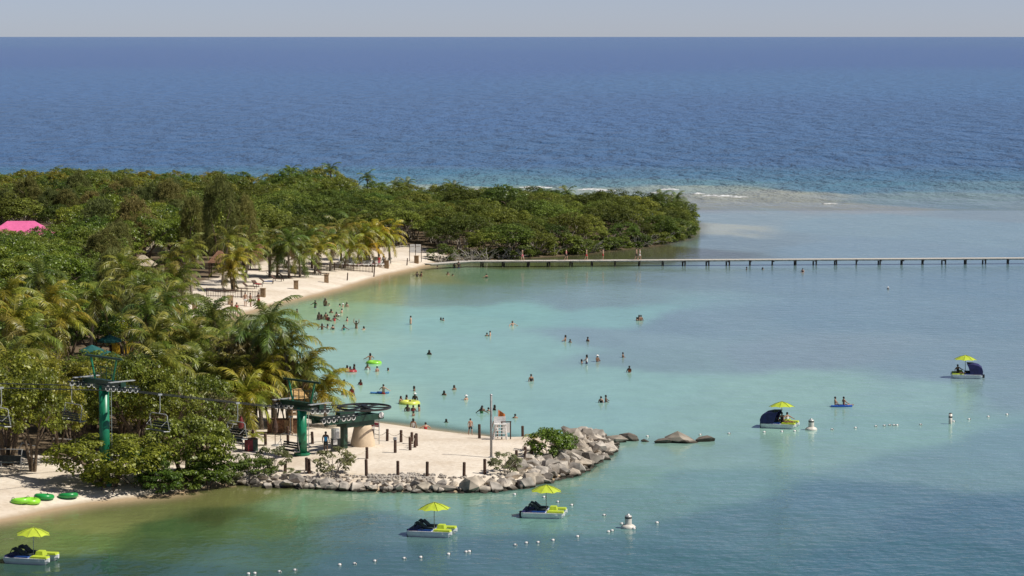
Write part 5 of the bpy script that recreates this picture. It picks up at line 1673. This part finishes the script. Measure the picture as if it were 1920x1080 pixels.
def boat(u, v, rz, label, raised=False):
    x, y = gp(u, v)
    t = thing('pedal_boat', label, 'pedal boat', (x, y, 0), rz, 'pedal boats with lime umbrellas')
    for s in (-1, 1):
        mb = MB(); rings = []
        prof = [(-1.5, .30, .06), (-1.35, .36, -.06), (0, .38, -.14), (.9, .36, -.10), (1.3, .28, .0), (1.5, .12, .16)]
        for q, w_, zb in prof:
            rings.append([(q, s * .72 - w_ / 1.1, .40), (q, s * .72 + w_ / 1.1, .40), (q, s * .72 + w_ * .9, .22), (q, s * .72 + w_ * .55, zb), (q, s * .72 - w_ * .55, zb), (q, s * .72 - w_ * .9, .22)])
        vs_ = [p for r in rings for p in r]; fs_ = []
        for i in range(len(rings) - 1):
            for k in range(6):
                fs_.append((i * 6 + k, (i + 1) * 6 + k, (i + 1) * 6 + (k + 1) % 6, i * 6 + (k + 1) % 6))
        fs_ += [tuple(reversed(range(6))), tuple(range(len(vs_) - 6, len(vs_)))]
        fs_ = [tuple(reversed(f)) for f in fs_]
        mb.add(vs_, fs_).obj('hull', M['hull'], t)
        MB().box((0, s * 1.075, .36), (2.7, .04, .06)).obj('rub_rail', M['hull'], t)
        pad = MB().box((.85, s * .72, .455), (1.15, .62, .11), None, .93)
        pad.obj('lime_pad', M['lime'], t)
    MB().box((-.35, 0, .34), (2.2, .86, .1)).obj('deck', M['hull'], t)
    MB().box((.62, 0, .58), (.55, .75, .30), None, .75).obj('console', M['lime'], t)
    MB().box((-.3, -.72, .45), (.9, .58, .09)).obj('blue_pad', M['blue'], t)
    MB().box((-.3, .72, .45), (.9, .58, .09)).obj('blue_pad', M['blue'], t)
    MB().box((-1.1, 0, .46), (.7, 2.0, .12), None, .94).obj('stern_cover', M['navy'], t)
    MB().box((-1.62, 0, .16), (.24, .24, .34)).obj('paddle_box', M['rubber'], t)
    for s in (-.5, .5):
        st = MB().box((-.12, s, .56), (.6, .62, .09))
        st.box((-.55, s, .73), (.55, .62, .08), (0, .7, 0))
        st.obj('seat', M['black'], t)
    if raised:
        cv = MB()
        prof = [(-1.5, .44), (-1.53, .78), (-1.42, 1.08), (-1.12, 1.30), (-.62, 1.42), (-.02, 1.44)]
        n = len(prof)
        vs_ = [(q, 1.04 * k * (1 - .05 * (i_ / n)), zz_ - .06 * abs(k) ** 3) for i_, (q, zz_) in enumerate(prof) for k in (-1, -.5, 0, .5, 1)]
        cv.add(vs_, [(i_ * 5 + k, i_ * 5 + k + 1, (i_ + 1) * 5 + k + 1, (i_ + 1) * 5 + k) for i_ in range(n - 1) for k in range(4)])
        for e in (0, 4):
            b0 = len(cv.v); cv.v.append((-.35, vs_[e][1], .46)); cv.v.append((-.22, vs_[e][1], .95))
            for i_ in range(n - 1):
                cv.f.append((b0 if i_ < 3 else b0 + 1, i_ * 5 + e, (i_ + 1) * 5 + e))
            cv.f.append((b0, 3 * 5 + e, b0 + 1))
        o_ = cv.obj('clamshell_hood', M['navy'], t)
        so = o_.modifiers.new('thickness', 'SOLIDIFY'); so.thickness = .03
    else:
        cv = MB()
        for s in (-.5, .5):
            cv.tube([(-1.2, s - .33, .5), (-.98, s - .33, .86), (-.98, s + .33, .86), (-1.2, s + .33, .5)], .03, 5)
            cv.box((-.85, s, .84), (.36, .64, .05), (0, .45, 0))
        cv.obj('folded_hood', M['black'], t)
    ux = .12
    um = MB().tube([(ux, 0, .4), (ux, 0, 2.05)], .03, 8).obj('mast', M['galv'], t)
    un = obj('umbrella', MB().lathe([(.0, .14), (.03, .12), (.04, 0), (.035, -.3)], 8).mesh('umbrella', M['lime'], True), t, (ux, 0, 2.10))
    un.rotation_euler = (R(random.uniform(-4, 4)), R(random.uniform(-4, 4)), random.uniform(0, .7))
    canopy_panels(un, 1.12, -.36, .46, M['lime'])
    return x, y
boat(811, 1003, -.22, 'pedal boat with a lime umbrella and folded black hoods, farther from the rocks')
boat(1021, 968, -.14, 'pedal boat with a lime umbrella and folded black hood beside the rock bank')
boat(60, 1053, -.26, 'pedal boat with a lime umbrella moored off the near beach')
b1 = boat(1463, 801, -.30, 'pedal boat with a raised black hood beside the channel buoy', True)
b2 = boat(1812, 708, math.pi - .12, 'pedal boat with a raised purple navy hood far out in the lagoon', True)
for (bx, by), dx, lab in [(b1, .1, 'person sitting under the raised black hood of the pedal boat'), (b1, .55, 'second person sitting on the front pad of the hooded pedal boat'), (b2, -.9, 'person sitting upright on the pedal boat far out in the lagoon')]:
    person(bx + dx, by - .3, -.38, .6, lab, None, 'sit', SKINS[1], CNAME['black'], CNAME['white'] if dx == .55 else CNAME['black'])

def buoy(u, v, lab, s=1.0):
    x, y = gp(u, v)
    t = thing('marker_buoy', lab, 'buoy', (x, y, 0), random.uniform(0, 6), 'channel marker buoys')
    t.scale = (s, s, s)
    MB().lathe([(0, -.2), (.42, -.2), (.50, -.02), (.50, .10), (.40, .20), (.24, .26)], 20).obj('float_collar', M['surf_float'], t, True)
    MB().lathe([(.25, .22), (.24, .3), (.235, .80), (.235, .82)], 16).obj('column', M['surf_float'], t, True)
    MB().lathe([(.242, .66), (.242, .76)], 16).obj('dark_band', M['rubber'], t)
    MB().lathe([(.235, .82), (.20, .87), (.09, .88), (.09, .96), (0, .97)], 12).obj('lantern', M['galv'], t, True)
buoy(1178, 990, 'white marker buoy with a round collar near the rock point')
buoy(1521, 806, 'white marker buoy beside the hooded pedal boat')
x, y = gp(1782, 795)
t = thing('spar_buoy', 'slim white spar buoy standing in the float line', 'buoy', (x, y, 0))
MB().tube([(0, 0, -.6), (0, 0, .88)], [.16, .15], 12).obj('spar', M['surf_float'], t, True)
MB().lathe([(.165, .55), (.165, .68)], 12).obj('dark_band', M['rubber'], t)
MB().lathe([(.15, .88), (.10, .95), (0, .97)], 12).obj('cap', M['rubber'], t, True)
FLO = MB().ball((0, 0, .03), (.14, .11, .10), 10, 6).mesh('float', M['white'], True)
FLB = MB().torus(.08, .032, 10, 5, axis='y').mesh('float_band', M['rubber'], True)
F1 = [(466, 1077), (478, 1076), (524, 1073), (553, 1070), (637, 1060), (665, 1058), (703, 1053), (758, 1048), (789, 1046), (841, 1040), (874, 1036), (880, 1035), (966, 1023), (987, 1019), (1009, 1018), (1037, 1014), (1083, 1007), (1141, 998), (1148, 996), (1133, 967), (1072, 948), (1046, 942), (1020, 933), (1232, 981), (965, 928), (1166, 983), (1189, 992)]
F2 = [(1433, 811), (1466, 810), (1490, 809), (1560, 806), (1604, 803), (1642, 800), (1658, 799), (1668, 798), (1676, 798), (1682, 798), (1726, 797), (1788, 791), (1817, 787), (1853, 782), (1888, 778), (1214, 819), (1313, 816), (1367, 814)]
for lst, lab, grp in ((F1, 'small white float on the line off the rock bank', 'floats off the rock bank'), (F2, 'small white float on the line past the hooded pedal boat', 'floats past the hooded boat')):
    for u, v in lst:
        x, y = gp(u, v)
        t = thing('line_float', lab, 'float', (x, y, 0), random.uniform(-.5, .5), grp)
        obj('bulb', FLO, t); obj('band', FLB, t, (.1, 0, .03), (0, 0, 1.57), (.9, .9, .9))

# ---------------------------------------------------------------- surf on the reef
for u, v, L, lab in [(1005, 352, 16, 'a'), (1110, 356, 14, 'b'), (1135, 358, 10, 'b'), (1255, 356, 9, 'c'), (1345, 368, 14, 'd'), (1385, 370, 9, 'd'), (1555, 382, 7, 'e'), (1230, 362, 6, 'c'), (890, 357, 10, 'f'), (1310, 364, 6, 'd')]:
    x, y = gp(u, v)
    L *= .45
    mb = MB(); n = int(L * 2.2)
    vs_ = []
    for i in range(n + 1):
        s = i / n
        w_ = (.25 + random.random() * .9) * math.sin(math.pi * min(max(s, .02), .98)) ** .5
        px_ = (s - .5) * L; py_ = .6 * math.sin(s * 7 + u) + random.uniform(-.2, .2)
        hgt = .10 + .30 * random.random() * math.sin(math.pi * s)
        vs_ += [(px_, py_ - w_, .0), (px_, py_ - w_ * .3, hgt), (px_, py_ + w_ * .8, .0)]
    fs_ = []
    for i in range(n):
        a = 3 * i
        fs_ += [(a, a + 3, a + 4, a + 1), (a + 1, a + 4, a + 5, a + 2)]
    mb.add(vs_, fs_)
    o = mb.obj('surf', M['foam'], None, True, loc=(x, y, .02))
    o['kind'] = 'stuff'; o['label'] = 'broken white surf on the reef beyond the headland'; o['category'] = 'surf'
